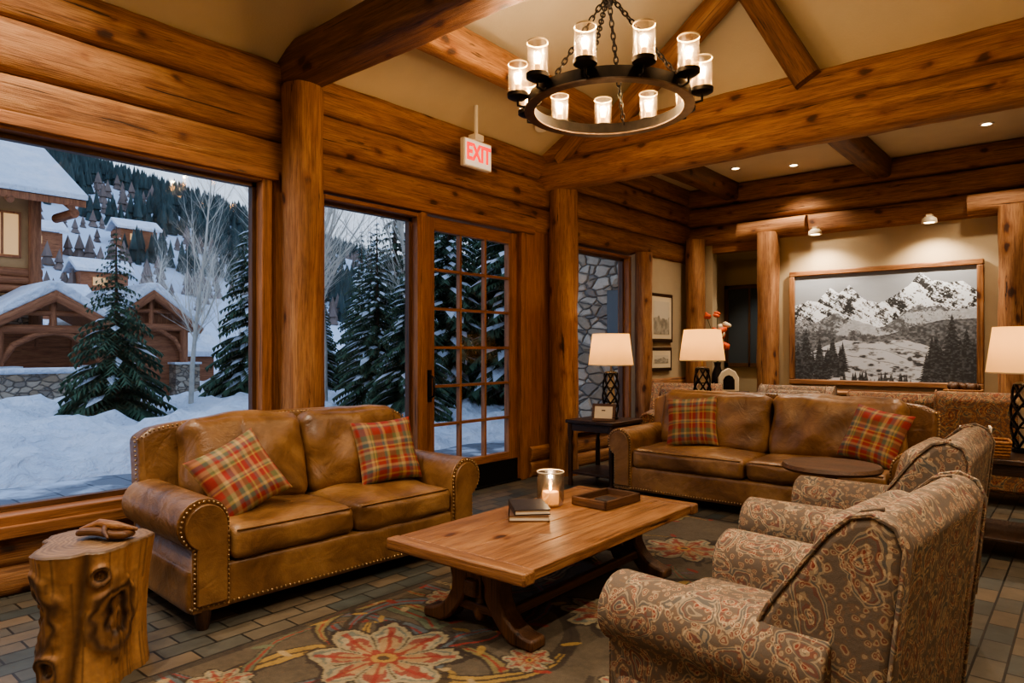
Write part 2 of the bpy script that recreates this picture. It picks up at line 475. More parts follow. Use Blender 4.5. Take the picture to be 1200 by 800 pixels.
box('stile_l', (-0.1, dy0, 0.02), (-0.02, dy0+0.15, 2.84), TR['z'], d, 0.008)
box('stile_r', (-0.1, dy1-0.15, 0.02), (-0.02, dy1, 2.84), TR['z'], d, 0.008)
box('rail_t', (-0.1, dy0+0.15, 2.71), (-0.02, dy1-0.15, 2.84), TR['y'], d, 0.008)
box('rail_b', (-0.1, dy0+0.15, 0.02), (-0.02, dy1-0.15, 0.34), TR['y'], d, 0.008)
box('kick_plate', (-0.02, dy0+0.02, 0.02), (-0.008, dy1-0.02, 0.26), black_metal, d)
gy0, gy1 = dy0+0.15, dy1-0.15
for i in range(1, 3):
    y = gy0+(gy1-gy0)*i/3; box('muntin_v%d' % i, (-0.085, y-0.014, 0.34), (-0.03, y+0.014, 2.71), TR['z'], d)
for i in range(1, 6):
    z = 0.34+(2.71-0.34)*i/6; box('muntin_h%d' % i, (-0.083, gy0, z-0.014), (-0.032, gy1, z+0.014), TR['y'], d)
box('glass', (-0.062, gy0, 0.34), (-0.057, gy1, 2.71), GL, d)
box('handle_plate', (-0.02, dy0+0.05, 0.98), (-0.008, dy0+0.1, 1.3), black_metal, d)
tube('handle', [(-0.01, dy0+0.075, 1.02), (0.05, dy0+0.075, 1.04), (0.05, dy0+0.075, 1.22), (-0.01, dy0+0.075, 1.25)], 0.012, black_metal, d)
box('threshold', (-0.25, dy0, -0.02), (0.03, dy1, 0.02), black_metal, d)

wb = empty('wall_back')
for i, z in enumerate((3.33, 3.64, 3.95)):
    log('header_log_%d' % i, (-0.1, YB+0.12, z), (XR, YB+0.12, z), 0.2, 0.16, W, wb, 3.4, jit=0.055)
log('bracket_log', (0.9, YB-0.12, 3.32), (1.9, YB-0.12, 3.32), 0.12, 0.13, W, wb, 2.4)
log('bracket_log_2', (3.85, YB-0.12, 3.32), (4.85, YB-0.12, 3.32), 0.12, 0.13, W, wb, 2.4)
box('panel_main', (1.22, YB+0.02, 0), (XR, YB+0.2, 3.25), plaster_wall, wb)
box('panel_corner', (-0.2, YB+0.02, 0), (0.40, YB+0.2, 3.25), plaster_wall, wb)
box('panel_over_niche', (0.40, YB+0.02, 3.05), (1.22, YB+0.2, 3.25), TR['x'], wb)
box('rail', (1.55, YB-0.06, 0.84), (4.1, YB+0.02, 0.95), TR['x'], wb, 0.01)
wh = empty('wall_hall')
box('hall_side_l', (-0.2, YB+0.2, 0), (-0.05, 12.1, 3.2), plaster_wall, wh)
box('hall_side_r', (2.1, YB+0.2, 0), (2.25, 12.1, 3.2), plaster_wall, wh)
box('hall_end', (-0.2, 12.0, 0), (2.25, 12.15, 3.2), plaster_wall, wh)
box('hall_ceiling', (-0.2, YB+0.2, 3.1), (2.25, 12.15, 3.2), plaster_wall, wh)
wd = empty('window_4')
dkglass = simple('night_glass', lin(64, 74, 84), 0.08)
box('pane', (0.02, 11.94, 1.25), (0.78, 11.96, 2.6), dkglass, wd)
for nm, a, b in (('l', (-0.04, 11.92, 1.2), (0.03, 11.99, 2.66)), ('r', (0.77, 11.92, 1.2), (0.84, 11.99, 2.66)), ('t', (-0.04, 11.92, 2.59), (0.84, 11.99, 2.66)), ('b', (-0.04, 11.92, 1.2), (0.84, 11.99, 1.27)), ('m', (0.40, 11.92, 1.2), (0.43, 11.985, 2.6))):
    box('frame_'+nm, a, b, MW, wd)
box('wall_right', (XR, YF, 0), (XR+0.15, YB+0.2, 4.2), plaster_wall)
box('wall_front', (-0.3, YF-0.15, 0), (XR+0.15, YF, 4.2), plaster_wall)
mk('wall_front_gable', [(0, YF-0.05, 4.1), (XR, YF-0.05, 4.1), (XR/2, YF-0.05, 5.7)], [(0, 1, 2)], plaster, smooth=False)
zl, xr_, zr_ = 3.80, XR/2, 5.6
prof = [(-0.1, zl-0.02), (xr_, zr_), (XR+0.1, zl-0.02), (XR+0.1, zl+0.1), (xr_, zr_+0.15), (-0.1, zl+0.1)]
prism('ceiling', prof, YF-0.1, 6.85, 'xz', plaster, None, 0)
box('ceiling_rear', (-0.1, 6.85, 4.1), (XR+0.1, YB+0.3, 4.2), plaster)
prism('wall_gable', [(0, 3.7), (XR, 3.7), (XR, 3.95), (xr_, zr_+0.1), (0, 3.95)], 6.74, 6.86, 'xz', plaster, None, 0)

def beam(p0, p1, ry, rz, mat=BM, pw=5, jit=0.03, name='timber_beam'):
    e = empty(name); log('timber', p0, p1, ry, rz, mat, e, pw, jit=jit, nc=32); return e
beam((-0.05, 3.14, 3.82), (XR, 3.14, 3.82), 0.15, 0.18, pw=5, jit=0.045)
beam((-0.05, 6.62, 3.58), (XR, 6.62, 3.58), 0.19, 0.175, W, 2.6, 0.08)
beam((-0.05, 6.64, 3.90), (XR, 6.64, 3.90), 0.15, 0.16, W, 4, 0.05)
beam((1.40, 3.25, 3.80), (0.78, 6.55, 4.14), 0.11, 0.13, W, 4)
beam((0.95, 6.50, 3.98), (2.42, 6.50, 5.10), 0.12, 0.13, W, 2.3)
beam((3.08, 6.50, 3.95), (2.46, 6.50, 5.10), 0.11, 0.12, BM, 5)
beam((0.25, 6.52, 3.72), (0.75, 6.52, 4.12), 0.08, 0.09, W, 4)
beam((2.85, 6.8, 3.98), (2.85, YB+0.05, 3.98), 0.13, 0.14, BM, 5)
beam((0.75, 6.8, 3.98), (0.75, YB+0.05, 3.98), 0.12, 0.14, BM, 5)
beam((4.9, 6.8, 3.98), (4.9, YB+0.05, 3.98), 0.13, 0.14, BM, 5)
beam((XR/2, YF, 5.42), (XR/2, 6.7, 5.42), 0.12, 0.16, BM, 5)
beam((1.45, 0.0, 4.44), (1.45, 3.0, 4.44), 0.10, 0.12, BM, 5)

# ------------------------------------------------------------------ downlights, some added as unseen fill
def downlight_or_fill(x, y, z, e, tilt=(0, 0, 0), size=R(110), r=0.06):
    p = empty('recessed_or_fill_downlight', (x, y, z))
    lathe('lens', [(0.0001, -0.008), (r*0.8, -0.008)], CAN, p, 20)
    lathe('trim_ring', [(r*0.8, -0.012), (r*1.15, -0.012), (r*1.2, 0.0), (r*0.8, 0.0), (r*0.8, -0.012)], white, p, 24)
    s = light('SPOT', 'spot', (0, 0, -0.03), e, WARM2, p, spot_size=size, spot_blend=0.7, shadow_soft_size=0.06)
    s.rotation_euler = tilt
for x, y in ((4.12, 9.5), (1.85, 9.86), (1.16, 9.5)): downlight_or_fill(x, y, 4.1, 100)
for x, y in ((1.7, 7.9), (3.9, 7.9), (5.6, 8.0)): downlight_or_fill(x, y, 4.1, 130)  # extra lamps added out of view behind the cross beam
downlight_or_fill(0.9, 11.2, 3.1, 80)  # lamp added to brighten the dark hall
def zc(x): return 3.78+(5.6-3.78)*min(x, XR-x)/(XR/2)
for x, y in ((1.0, 1.2), (2.4, 0.6), (4.4, 1.2), (5.3, 2.8), (5.3, 4.9), (4.3, -0.6), (1.2, -0.6)):
    downlight_or_fill(x, y, zc(x)-0.02, 205, size=R(130))  # unseen fill lights, added to even out the main room
sp = empty('ceiling_speaker', (0.42, 6.0, zc(0.42)-0.02)); sp.rotation_euler = (0, -math.atan(0.587), 0)
lathe('grille', [(0.0001, -0.015), (0.1, -0.015), (0.12, -0.01), (0.12, 0.01)], white, sp)

for x in (2.09, 3.47):
    p = empty('wall_washer_light', (x, 10.02, 3.14))
    lathe('can', [(0.05, 0.05), (0.085, 0.02), (0.09, -0.03), (0.08, -0.03), (0.0001, -0.01)], cream, p, 20)
    box('mount', (-0.03, -0.03, 0.04), (0.03, 0.12, 0.08), cream, p)
    lathe('lens', [(0.0001, -0.025), (0.07, -0.025)], CAN, p, 16)
    s = light('SPOT', 'spot', (0, 0, -0.06), 80, WARM2, p, spot_size=R(125), spot_blend=0.8, shadow_soft_size=0.03)
    s.rotation_euler = (R(14), 0, 0)

# ------------------------------------------------------------------ exit sign
ex = empty('exit_sign', (0.32, 5.0, 3.46))
box('housing', (-0.03, -0.2, -0.14), (0.03, 0.2, 0.14), white, ex, 0.01)
box('face', (0.03, -0.185, -0.125), (0.034, 0.185, 0.125), exit_face, ex)
box('mount', (-0.05, -0.06, 0.14), (0.05, 0.06, 0.20), white, ex)
lathe('canopy_stem', [(0.02, 0.19), (0.02, 0.5)], white, ex, 12)
t = bpy.data.curves.new('exit_letters', 'FONT'); t.body = 'EXIT'; t.size = 0.23; t.align_x = 'CENTER'; t.align_y = 'CENTER'; t.extrude = 0.003; t.offset = 0.007
to = bpy.data.objects.new('letters', t); scene.collection.objects.link(to); to.parent = ex
to.rotation_euler = (R(90), 0, R(90)); to.location = (0.037, 0, 0); t.materials.append(red); to.scale = (0.74, 1, 1)

# ------------------------------------------------------------------ chandelier
ch = empty('wagon_wheel_chandelier', (2.52, 3.99, 3.18))
RR = 0.54
lathe('ring_band', [(RR-0.012, -0.035), (RR+0.012, -0.035), (RR+0.012, 0.045), (RR-0.012, 0.045), (RR-0.012, -0.035)], iron, ch, 72)
lathe('ring_inner_band', [(RR-0.035, -0.045), (RR+0.035, -0.045), (RR+0.035, -0.035), (RR-0.035, -0.035), (RR-0.035, -0.045)], steel, ch, 72)
N = 11; RC = 0.62
for i in range(N):
    a = 2*math.pi*(i+0.5)/N+0.2; ca, sa = math.cos(a), math.sin(a)
    x, y = RC*ca, RC*sa
    tube('arm_%d' % i, [(RR*ca, RR*sa, -0.01), (0.5*(RR+RC)*ca, 0.5*(RR+RC)*sa, -0.03), (x, y, -0.02), (x, y, 0.03)], 0.009, iron, ch, 8)
    lathe('cup_dish_%d' % i, [(0.0001, 0.018), (0.045, 0.02), (0.072, 0.035), (0.074, 0.06), (0.068, 0.06), (0.0001, 0.04)], iron, ch, 20, (x, y, 0))
    lathe('glass_%d' % i, [(0.062, 0.045), (0.067, 0.05), (0.067, 0.26), (0.063, 0.26), (0.063, 0.05)], CUP, ch, 24, (x, y, 0))
    lathe('glass_rim_%d' % i, [(0.0675, 0.255), (0.070, 0.26), (0.0675, 0.265), (0.063, 0.26), (0.0675, 0.255)], cream, ch, 24, (x, y, 0))
    lathe('candle_%d' % i, [(0.018, 0.045), (0.018, 0.12), (0.0001, 0.12)], cream, ch, 12, (x, y, 0))
    lathe('bulb_%d' % i, [(0.0001, 0.12), (0.014, 0.125), (0.023, 0.148), (0.018, 0.175), (0.005, 0.2), (0.0001, 0.205)], BULB, ch, 12, (x, y, 0))
    light('POINT', 'bulb_light_%d' % i, (x, y, 0.23), 12, WARM, ch, shadow_soft_size=0.02)
def chain(name, a, b, parent, L=0.055, mat=iron):
    a, b = Vector(a), Vector(b); dd = b-a; n = max(1, int(dd.length/(L*0.74))); dr = dd.normalized()
    u = dr.orthogonal().normalized(); w = dr.cross(u); parts = []
    for i in range(n):
        c = a+dd*((i+0.5)/n); s = u if i % 2 else w
        pts = [c+dr*(L*0.5*math.cos(t))+s*(L*0.27*math.sin(t)) for t in [2*math.pi*k/12 for k in range(12)]]
        parts.append(tube('', pts, 0.0055, None, nc=6, closed=True, ob=False))
    V, F = merge(parts); return mk(name, V, F, mat, parent, angle=None)
for i in range(4):
    a = math.pi/2*i+0.35
    chain('chain_%d' % i, (RR*math.cos(a), RR*math.sin(a), 0.03), (0.03*math.cos(a), 0.03*math.sin(a), 0.72), ch)
lathe('hub', [(0.0001, 0.66), (0.03, 0.68), (0.045, 0.73), (0.03, 0.78), (0.0001, 0.8)], iron, ch, 16)
chain('chain_main', (0, 0, 0.8), (0, 0, 2.0), ch, 0.07)
lathe('canopy', [(0.07, 1.95), (0.06, 2.04), (0.0001, 2.04)], iron, ch, 20)

# ------------------------------------------------------------------ sofa
def arm_profile(r, pw, zb, zt, side):
    pts = [(0.0, zb)]; cx = r; zc_ = zt-r
    for k in range(19):
        a = R(180-k*(245)/18); pts.append((cx+r*math.cos(a), zc_+r*math.sin(a)))
    pts += [(pw, zc_-r*0.95), (pw, zb)]
    return [(side*p[0], p[1]) for p in pts]

def pillow(parent, loc, tilt, roll, yaw, S=0.45, name='throw_pillow', T=0.085, seed=0):
    n = 48; cols = []
    rd, gn, tn, tl, mu = [nlin(c) for c in ((144, 50, 46), (98, 100, 66), (168, 144, 104), (80, 90, 90), (180, 150, 84))]
    seq = [(0, rd), (0.20, gn), (0.30, tn), (0.38, rd), (0.46, tl), (0.56, tn), (0.62, gn), (0.72, rd), (0.90, tl), (0.95, tn)]
    def st(t):
        t = (t*1.45+seed*0.37) % 1.0; c = seq[0][1]
        for p, cc in seq:
            if t >= p: c = cc
        if (t*9) % 1 < 0.07: c = mu
        return c
    def fn(u, v, s):
        x, y = 2*u-1, 2*v-1
        k = max(0, (1-x**4)*(1-y**4))**0.55
        return (S/2*x*(1-0.08*(1-y*y)*1), S/2*y*(1-0.08*(1-x*x)*1), s*T*k+0.014*noise.noise(Vector((x*2.5, y*2.5, s+seed)))*k)
    V = []; F = []
    for s in (1, -1):
        b = len(V)
        for i in range(n+1):
            for j in range(n+1):
                V.append(fn(i/n, j/n, s)); cols.append(0.5*st(i/n)+0.5*st(j/n+0.2))
        for i in range(n):
            for j in range(n):
                a = b+i*(n+1)+j; q = (a, a+n+1, a+n+2, a+1); F.append(q if s > 0 else q[::-1])
    me = bpy.data.meshes.new(name); me.from_pydata(V, [], F); me.materials.append(PLAID)
    me.polygons.foreach_set('use_smooth', [True]*len(me.polygons))
    o = bpy.data.objects.new(name, me); scene.collection.objects.link(o); setcol(o, np.array(cols))
    o.parent = parent
    o.matrix_local = Matrix.Translation(loc) @ Matrix.Rotation(yaw, 4, 'Z') @ Matrix.Rotation(tilt, 4, 'X') @ Matrix.Rotation(roll, 4, 'Z')
    return o

def sofa(loc, rz, L, pil):
    s = empty('leather_sofa', loc, rz); h = L/2; aw = 0.25
    for sx in (-1, 1):
        for y in (-0.42, 0.40):
            lathe('foot', [(0.0001, 0.11), (0.045, 0.11), (0.045, 0.08), (0.03, 0.0), (0.0001, 0.0)], DW['z'], s, 16, (sx*(h-0.12), y, 0))
    rbox('base_rail', (L-0.07, 0.90, 0.25), 0.03, LEA, s, (0, 0.0, 0.215), n=10)
    for sx, nm in ((-1, 'arm_left'), (1, 'arm_right')):
        pf = [(sx*(h-aw)+p[0], p[1]) for p in arm_profile(0.14, 0.20, 0.10, 0.71, sx)]
        prism(nm, pf, -0.46, 0.40, 'xz', LEA, s, 0.022, 3)
        cxm = sx*(h-aw); inner = []
        for (a, b) in pf:
            cc = (cxm+sx*0.10, 0.45); inner.append((cc[0]+(a-cc[0])*0.80, cc[1]+(b-cc[1])*0.88))
        prism(nm+'_facing', inner, -0.485, -0.44, 'xz', LEA, s, 0.015, 2)
        path = [(a, -0.468, b) for a, b in [(cxm+sx*0.10+(p[0]-cxm-sx*0.10)*0.9, 0.45+(p[1]-0.45)*0.94) for p in pf]]
        studs(nm+'_nails', along(path, 0.026), 0.0075, s)
        studs(nm+'_side_nails', along([(sx*(h-0.048), -0.44, 0.125), (sx*(h-0.048), 0.42, 0.125)], 0.028), 0.0075, s)
    wc = (L-2*aw)/2
    for i in (0, 1):
        x = -wc/2+i*wc
        rbox('seat_cushion_%d' % i, (wc-0.006, 0.74, 0.18), 0.05, LEA, s, (x, -0.10, 0.43), puff=(0, 0.012, 0.032), n=26, jit=0.020)
        tube('seat_welt_%d' % i, [(x-wc/2+0.04, -0.466, 0.505), (x+wc/2-0.04, -0.466, 0.505)], 0.006, LEA, s, 6)
        rbox('back_cushion_%d' % i, (wc-0.01, 0.24, 0.60), 0.09, LEA, s, (x, 0.22, 0.77), (R(-14), 0, 0), puff=(0.0, 0.045, 0.02), n=26, jit=0.028)
    pf = [(-h+0.06, 0.12)]
    K = 24
    for k in range(K+1):
        t = -1+2*k/K
        z = 1.00+0.075*(1-t*t)**0.6-0.05*max(0, abs(t)-0.9)*10*0.6
        pf.append((t*(h-0.05), z))
    pf.append((h-0.06, 0.12))
    bo = prism('back_frame', pf, -0.09, 0.09, 'xz', LEA, s, 0.035, 3)
    bo.location = (0, 0.34, 0); bo.rotation_euler = (R(-7), 0, 0)
    for nm, pts in (('back_nails', [(a, -0.088, b-0.020) for a, b in pf[1:-1]]), ('back_nails_l', [(-h+0.04, -0.07, 0.6), (-h+0.04, -0.07, 0.97)]), ('back_nails_r', [(h-0.04, -0.07, 0.6), (h-0.04, -0.07, 0.97)])):
        bn = studs(nm, along(pts, 0.028), 0.0075, s); bn.location = bo.location; bn.rotation_euler = bo.rotation_euler
    studs('base_nails', along([(-h+0.05, -0.457, 0.125), (h-0.05, -0.457, 0.125)], 0.028), 0.0075, s)
    for k, p in enumerate(pil): pillow(s, p[0], p[1], p[2], p[3], p[4], 'plaid_pillow_%d' % k, seed=k)
    return s
sofa((1.03, 2.68, 0), R(87), 2.12, [((-0.60, -0.12, 0.74), R(62), R(26), R(-12), 0.46), ((0.56, -0.02, 0.76), R(68), R(3), R(-12), 0.48)])
sofa((2.69, 6.42, 0), R(0), 2.80, [((-0.72, 0.0, 0.78), R(66), R(6), R(10), 0.52), ((0.95, -0.02, 0.77), R(64), R(-10), R(-14), 0.50)])

# ------------------------------------------------------------------ wing chairs
def chair(loc, rz, W_=0.98, mat=PAI, name='paisley_wing_chair', sy=0.93, sz=0.96):
    c = empty(name, loc, rz); c.scale = (1, sy, sz); h = W_/2; aw = 0.215
    for sx in (-1, 1):
        for y in (-0.40, 0.42):
            lathe('leg', [(0.0001, 0.15), (0.04, 0.15), (0.032, 0.06), (0.022, 0.0), (0.0001, 0.0)], DW['z'], c, 14, (sx*(h-0.1), y, 0))
    rbox('base', (W_-0.06, 0.9, 0.27), 0.04, mat, c, (0, 0.0, 0.25), n=10)
    rbox('seat_cushion', (W_-2*aw+0.01, 0.76, 0.19), 0.06, mat, c, (0, -0.13, 0.45), puff=(0, 0.01, 0.03), n=18)
    for sx, nm in ((-1, 'arm_left'), (1, 'arm_right')):
        pf = [(sx*(h-aw)+p[0], p[1]) for p in arm_profile(0.125, 0.175, 0.12, 0.73, sx)]
        prism(nm, pf, -0.46, 0.36, 'xz', mat, c, 0.035, 4)
        tube(nm+'_piping', [(a, -0.462, b) for a, b in [(sx*(h-aw+0.10)+(p[0]-sx*(h-aw+0.10))*0.90, 0.45+(p[1]-0.45)*0.93) for p in pf]], 0.006, mat, c, 6)
        wp = [(0.09, 0.58), (0.115, 0.68), (0.16, 0.765), (0.22, 0.85), (0.285, 0.94), (0.345, 1.02), (0.41, 1.08), (0.47, 1.095), (0.53, 1.07), (0.555, 1.01), (0.51, 0.6), (0.47, 0.2), (0.25, 0.2), (0.10, 0.45)]
        x1 = sx*(h-0.03); x0 = sx*(h-0.14)
        prism(nm.replace('arm', 'wing'), wp, min(x0, x1), max(x0, x1), 'yz', mat, c, 0.03, 4)
        tube(nm.replace('arm', 'wing')+'_piping', [(x1-sx*0.006, a, b) for a, b in wp[1:12]], 0.008, mat, c, 6)
        tube(nm.replace('arm', 'wing')+'_piping_in', [(x0+sx*0.005, a, b) for a, b in wp[1:8]], 0.006, mat, c, 6)
    bp = [(0.30, 0.2), (0.30, 0.5), (0.36, 0.94), (0.40, 1.05), (0.44, 1.09), (0.50, 1.085), (0.55, 1.01), (0.505, 0.6), (0.47, 0.14)]
    prism('back', bp, -h+0.06, h-0.06, 'yz', mat, c, 0.02, 3)
    rbox('back_pad', (W_-0.30, 0.16, 0.55), 0.06, mat, c, (0, 0.28, 0.76), (R(-13), 0, 0), puff=(0, 0.03, 0), n=14)
    return c
chair((4.21, 2.48, 0.0125), R(-95)); chair((4.13, 3.88, 0.0125), R(-90), sy=0.95, sz=1.0)
chair((0.95, 8.30, 0), R(20), mat=PAI2); chair((2.16, 8.6, 0), R(0)); chair((3.44, 8.65, 0), R(180), mat=PAI2); chair((4.30, 8.45, 0), R(180), mat=PAI2, sz=1.0)

# ------------------------------------------------------------------ coffee table
ct = empty('trestle_coffee_table', (2.56, 3.36, 0.0125), R(1.0))
pw_ = 0.94/4
for i in range(4):
    x0 = -0.47+i*pw_
    box('top_plank_%d' % i, (x0+0.0015, -0.855, 0.398), (x0+pw_-0.0015, 0.855, 0.456), TB['y'], ct, 0.006)
for s in (-1, 1):
    box('breadboard_%d' % s, (-0.485, min(s*0.857, s*0.945), 0.391), (0.485, max(s*0.857, s*0.945), 0.458), TB['x'], ct, 0.012)
    yy = s*0.70
    half = [(0.02, 0.36), (0.17, 0.36), (0.16, 0.31), (0.145, 0.26), (0.15, 0.20), (0.185, 0.14), (0.235, 0.095), (0.30, 0.065), (0.365, 0.055), (0.365, 0.0), (0.23, 0.0), (0.175, 0.03), (0.12, 0.09), (0.07, 0.15), (0.045, 0.20), (0.045, 0.26), (0.02, 0.31)]
    for m_ in (-1, 1):
        prism('leg_%d_%d' % (s, m_), [(m_*(a+0.02), b) for a, b in half], yy-0.06, yy+0.06, 'xz', MW, ct, 0.014, 2)
    box('top_rail_%d' % s, (-0.38, yy-0.06, 0.348), (0.38, yy+0.06, 0.398), MW['x'], ct, 0.01)
    box('mid_block_%d' % s, (-0.05, yy-0.065, 0.19), (0.05, yy+0.065, 0.355), MW['z'], ct, 0.01)
    box('low_rail_%d' % s, (-0.16, yy-0.035, 0.10), (0.16, yy+0.035, 0.15), MW['x'], ct, 0.01)
    lathe('peg_%d' % s, [(0.0001, 0.05), (0.03, 0.06), (0.045, 0.10), (0.03, 0.15), (0.02, 0.2)], MW['z'], ct, 16, (0, yy, 0))
box('stretcher', (-0.04, -0.80, 0.20), (0.04, 0.80, 0.29), MW['y'], ct, 0.012)
for m_ in (-1, 1): box('side_stretcher_%d' % m_, (m_*0.17-0.022, -0.7, 0.10), (m_*0.17+0.022, 0.7, 0.15), MW['y'], ct, 0.008)
ZT = 0.4715
cd = empty('glass_hurricane_candle', (2.32, 3.60, ZT))
lathe('glass', [(0.0001, 0.002), (0.07, 0.002), (0.085, 0.012), (0.092, 0.05), (0.09, 0.225), (0.086, 0.225), (0.088, 0.05), (0.08, 0.018), (0.0001, 0.014)], glass('clear_glass', (0.93, 0.90, 0.85, 1), 0.30, 0.12), cd, 36)
lathe('glass_rim', [(0.090, 0.222), (0.092, 0.227), (0.088, 0.230), (0.085, 0.226), (0.090, 0.222)], cream, cd, 36)
lathe('wax', [(0.0001, 0.016), (0.055, 0.016), (0.055, 0.09), (0.05, 0.095), (0.0001, 0.088)], emis('wax', lin(255, 160, 70), 0.5, lin(210, 165, 110)), cd, 24)
lathe('flame', [(0.0001, 0.098), (0.008, 0.108), (0.009, 0.118), (0.005, 0.135), (0.0001, 0.15)], emis('flame', lin(255, 180, 80), 60), cd, 12)
light('POINT', 'flame_light', (0, 0, 0.165), 2.5, WARM, cd, shadow_soft_size=0.01)
bk = empty('book_stack', (2.37, 3.31, ZT), R(40))
def book(z, t, w, l, rot, mat, nm):
    b = empty(nm, (0, 0, z), rot); b.parent = bk
    box('pages', (-w/2+0.005, -l/2+0.006, 0.004), (w/2-0.007, l/2-0.006, t-0.004), paper, b)
    box('cover_top', (-w/2, -l/2, t-0.005), (w/2, l/2, t), mat, b); box('cover_bottom', (-w/2, -l/2, 0), (w/2, l/2, 0.005), mat, b)
    box('spine', (-w/2, -l/2, 0), (-w/2+0.006, l/2, t), mat, b)
book(0, 0.034, 0.25, 0.33, 0, book_b, 'book_lower'); book(0.035, 0.032, 0.22, 0.30, R(8), book_a, 'book_upper')
tr = empty('wooden_tray', (2.55, 3.92, ZT), R(-3))
box('bottom', (-0.13, -0.19, 0), (0.13, 0.19, 0.012), MW, tr)
for nm, a, b in (('n', (-0.14, 0.18, 0), (0.14, 0.20, 0.055)), ('s', (-0.14, -0.20, 0), (0.14, -0.18, 0.055)), ('e', (0.12, -0.20, 0), (0.14, 0.20, 0.055)), ('w', (-0.14, -0.20, 0), (-0.12, 0.20, 0.055))):
    box('side_'+nm, a, b, MW, tr, 0.004)
box('coasters', (-0.06, -0.05, 0.012), (0.05, 0.06, 0.03), book_a, tr, 0.004)

# ------------------------------------------------------------------ stump table
st = empty('tree_stump_side_table', (1.46, 1.17, 0))
NT, NZ, HZ = 220, 96, 0.60
def srad(a, z):
    t = z/HZ
    r = 0.226+0.024*t**2+0.02*(1-t)**3-0.010*math.sin(t*math.pi)
    c2 = math.cos(2*a+1.0+0.35*t)
    r *= 1+0.13*c2+0.075*math.cos(3*a+2.0+0.8*t)+0.045*math.cos(5*a+1-t)
    r -= 0.030*math.exp(-((((a-R(-38)-0.25*t+math.pi) % (2*math.pi))-math.pi)/0.13)**2)
    r += 0.014*noise.noise(Vector((math.cos(a)*5, math.sin(a)*5, z*1.5)))+0.007*noise.noise(Vector((math.cos(a)*16, math.sin(a)*16, z*3)))
    return r
knots = [(R(8), 0.30, 0.115), (R(-80), 0.33, 0.13), (R(-58), 0.10, 0.05), (R(-12), 0.50, 0.035)]
V = []; C = []; F = []
c_l, c_m, c_d = nlin((184, 140, 94)), nlin((134, 94, 58)), nlin((46, 29, 19))
for i in range(NZ+1):
    z = HZ*i/NZ
    for j in range(NT):
        a = 2*math.pi*j/NT; r = srad(a, z); dk = 0
        for (ka, kz, ks) in knots:
            da = (a-ka+math.pi) % (2*math.pi)-math.pi; dd = math.hypot(da*0.24, (z-kz)*0.75)/ks
            dd += 0.30*noise.noise(Vector((a*5, z*17, ka)))
            if dd < 1.6:
                ring = 0.5+0.5*math.cos(dd*13); w_ = max(0, 1-dd/1.5)
                dk = max(dk, min(1, (0.35+0.65*ring)*min(1, w_*2.4))); r += 0.018*math.exp(-(dd-0.9)**2*7)-0.012*math.exp(-dd*dd*4)+0.007*math.sin(dd*13)*w_
        gd = (((a-R(-38)-0.25*z/HZ+math.pi) % (2*math.pi))-math.pi)/0.10
        dk = max(dk, 0.75*math.exp(-gd*gd))
        n1 = noise.noise(Vector((math.cos(a)*12, math.sin(a)*12, z*1.4)))*0.5+0.5
        n2 = noise.noise(Vector((math.cos(a)*3, math.sin(a)*3, z*2.5+9)))*0.5+0.5
        n3 = noise.noise(Vector((math.cos(a)*30, math.sin(a)*30, z*3)))
        if n3 > 0.36: dk = max(dk, 0.55)
        col = c_l*(0.55*n1+0.45*n2)+c_m*(1-(0.55*n1+0.45*n2)); col = col*(1-dk)+c_d*dk
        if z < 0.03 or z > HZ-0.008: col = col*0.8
        V.append((r*math.cos(a), r*math.sin(a), z)); C.append(col)
for i in range(NZ):
    for j in range(NT):
        a = i*NT+j; b = i*NT+(j+1) % NT; F.append((a, b, b+NT, a+NT))
K = 26
for k in range(K+1):
    s = 1-k/K*0.999
    base = len(V)
    for j in range(NT):
        a = 2*math.pi*j/NT; r = srad(a, HZ)*s
        V.append((r*math.cos(a), r*math.sin(a), HZ+0.008*min(1, k)+0.004*noise.noise(Vector((r*30, a, 0)))))
        g = 0.5+0.5*math.sin(s*60+3*noise.noise(Vector((r*math.cos(a)*6, r*math.sin(a)*6, 0))))
        q = noise.noise(Vector((r*math.cos(a)*9, r*math.sin(a)*9, 4)))*0.5+0.5
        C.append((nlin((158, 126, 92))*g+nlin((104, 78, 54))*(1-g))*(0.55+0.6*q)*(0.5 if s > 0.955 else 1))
    pv = base-NT
    for j in range(NT): F.append((pv+j, pv+(j+1) % NT, base+(j+1) % NT, base+j))
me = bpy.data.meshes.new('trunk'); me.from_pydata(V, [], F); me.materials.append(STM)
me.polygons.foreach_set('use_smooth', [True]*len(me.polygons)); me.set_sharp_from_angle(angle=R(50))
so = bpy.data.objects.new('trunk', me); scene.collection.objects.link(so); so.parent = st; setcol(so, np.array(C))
dr = empty('driftwood_carving', (1.50, 1.21, 0.616), R(35))
rbox('body', (0.26, 0.10, 0.035), 0.017, MW['x'], dr, (0, 0, 0.02), n=10, jit=0.02)
tube('branch', [(-0.12, -0.01, 0.035), (-0.04, 0.02, 0.06), (0.05, 0.0, 0.055), (0.14, 0.03, 0.035)], [0.01, 0.022, 0.024, 0.008], TB['x'], dr, 10)
tube('twig', [(0.0, 0.0, 0.05), (0.03, -0.05, 0.04), (0.07, -0.08, 0.02)], [0.014, 0.012, 0.005], MW['x'], dr, 8)

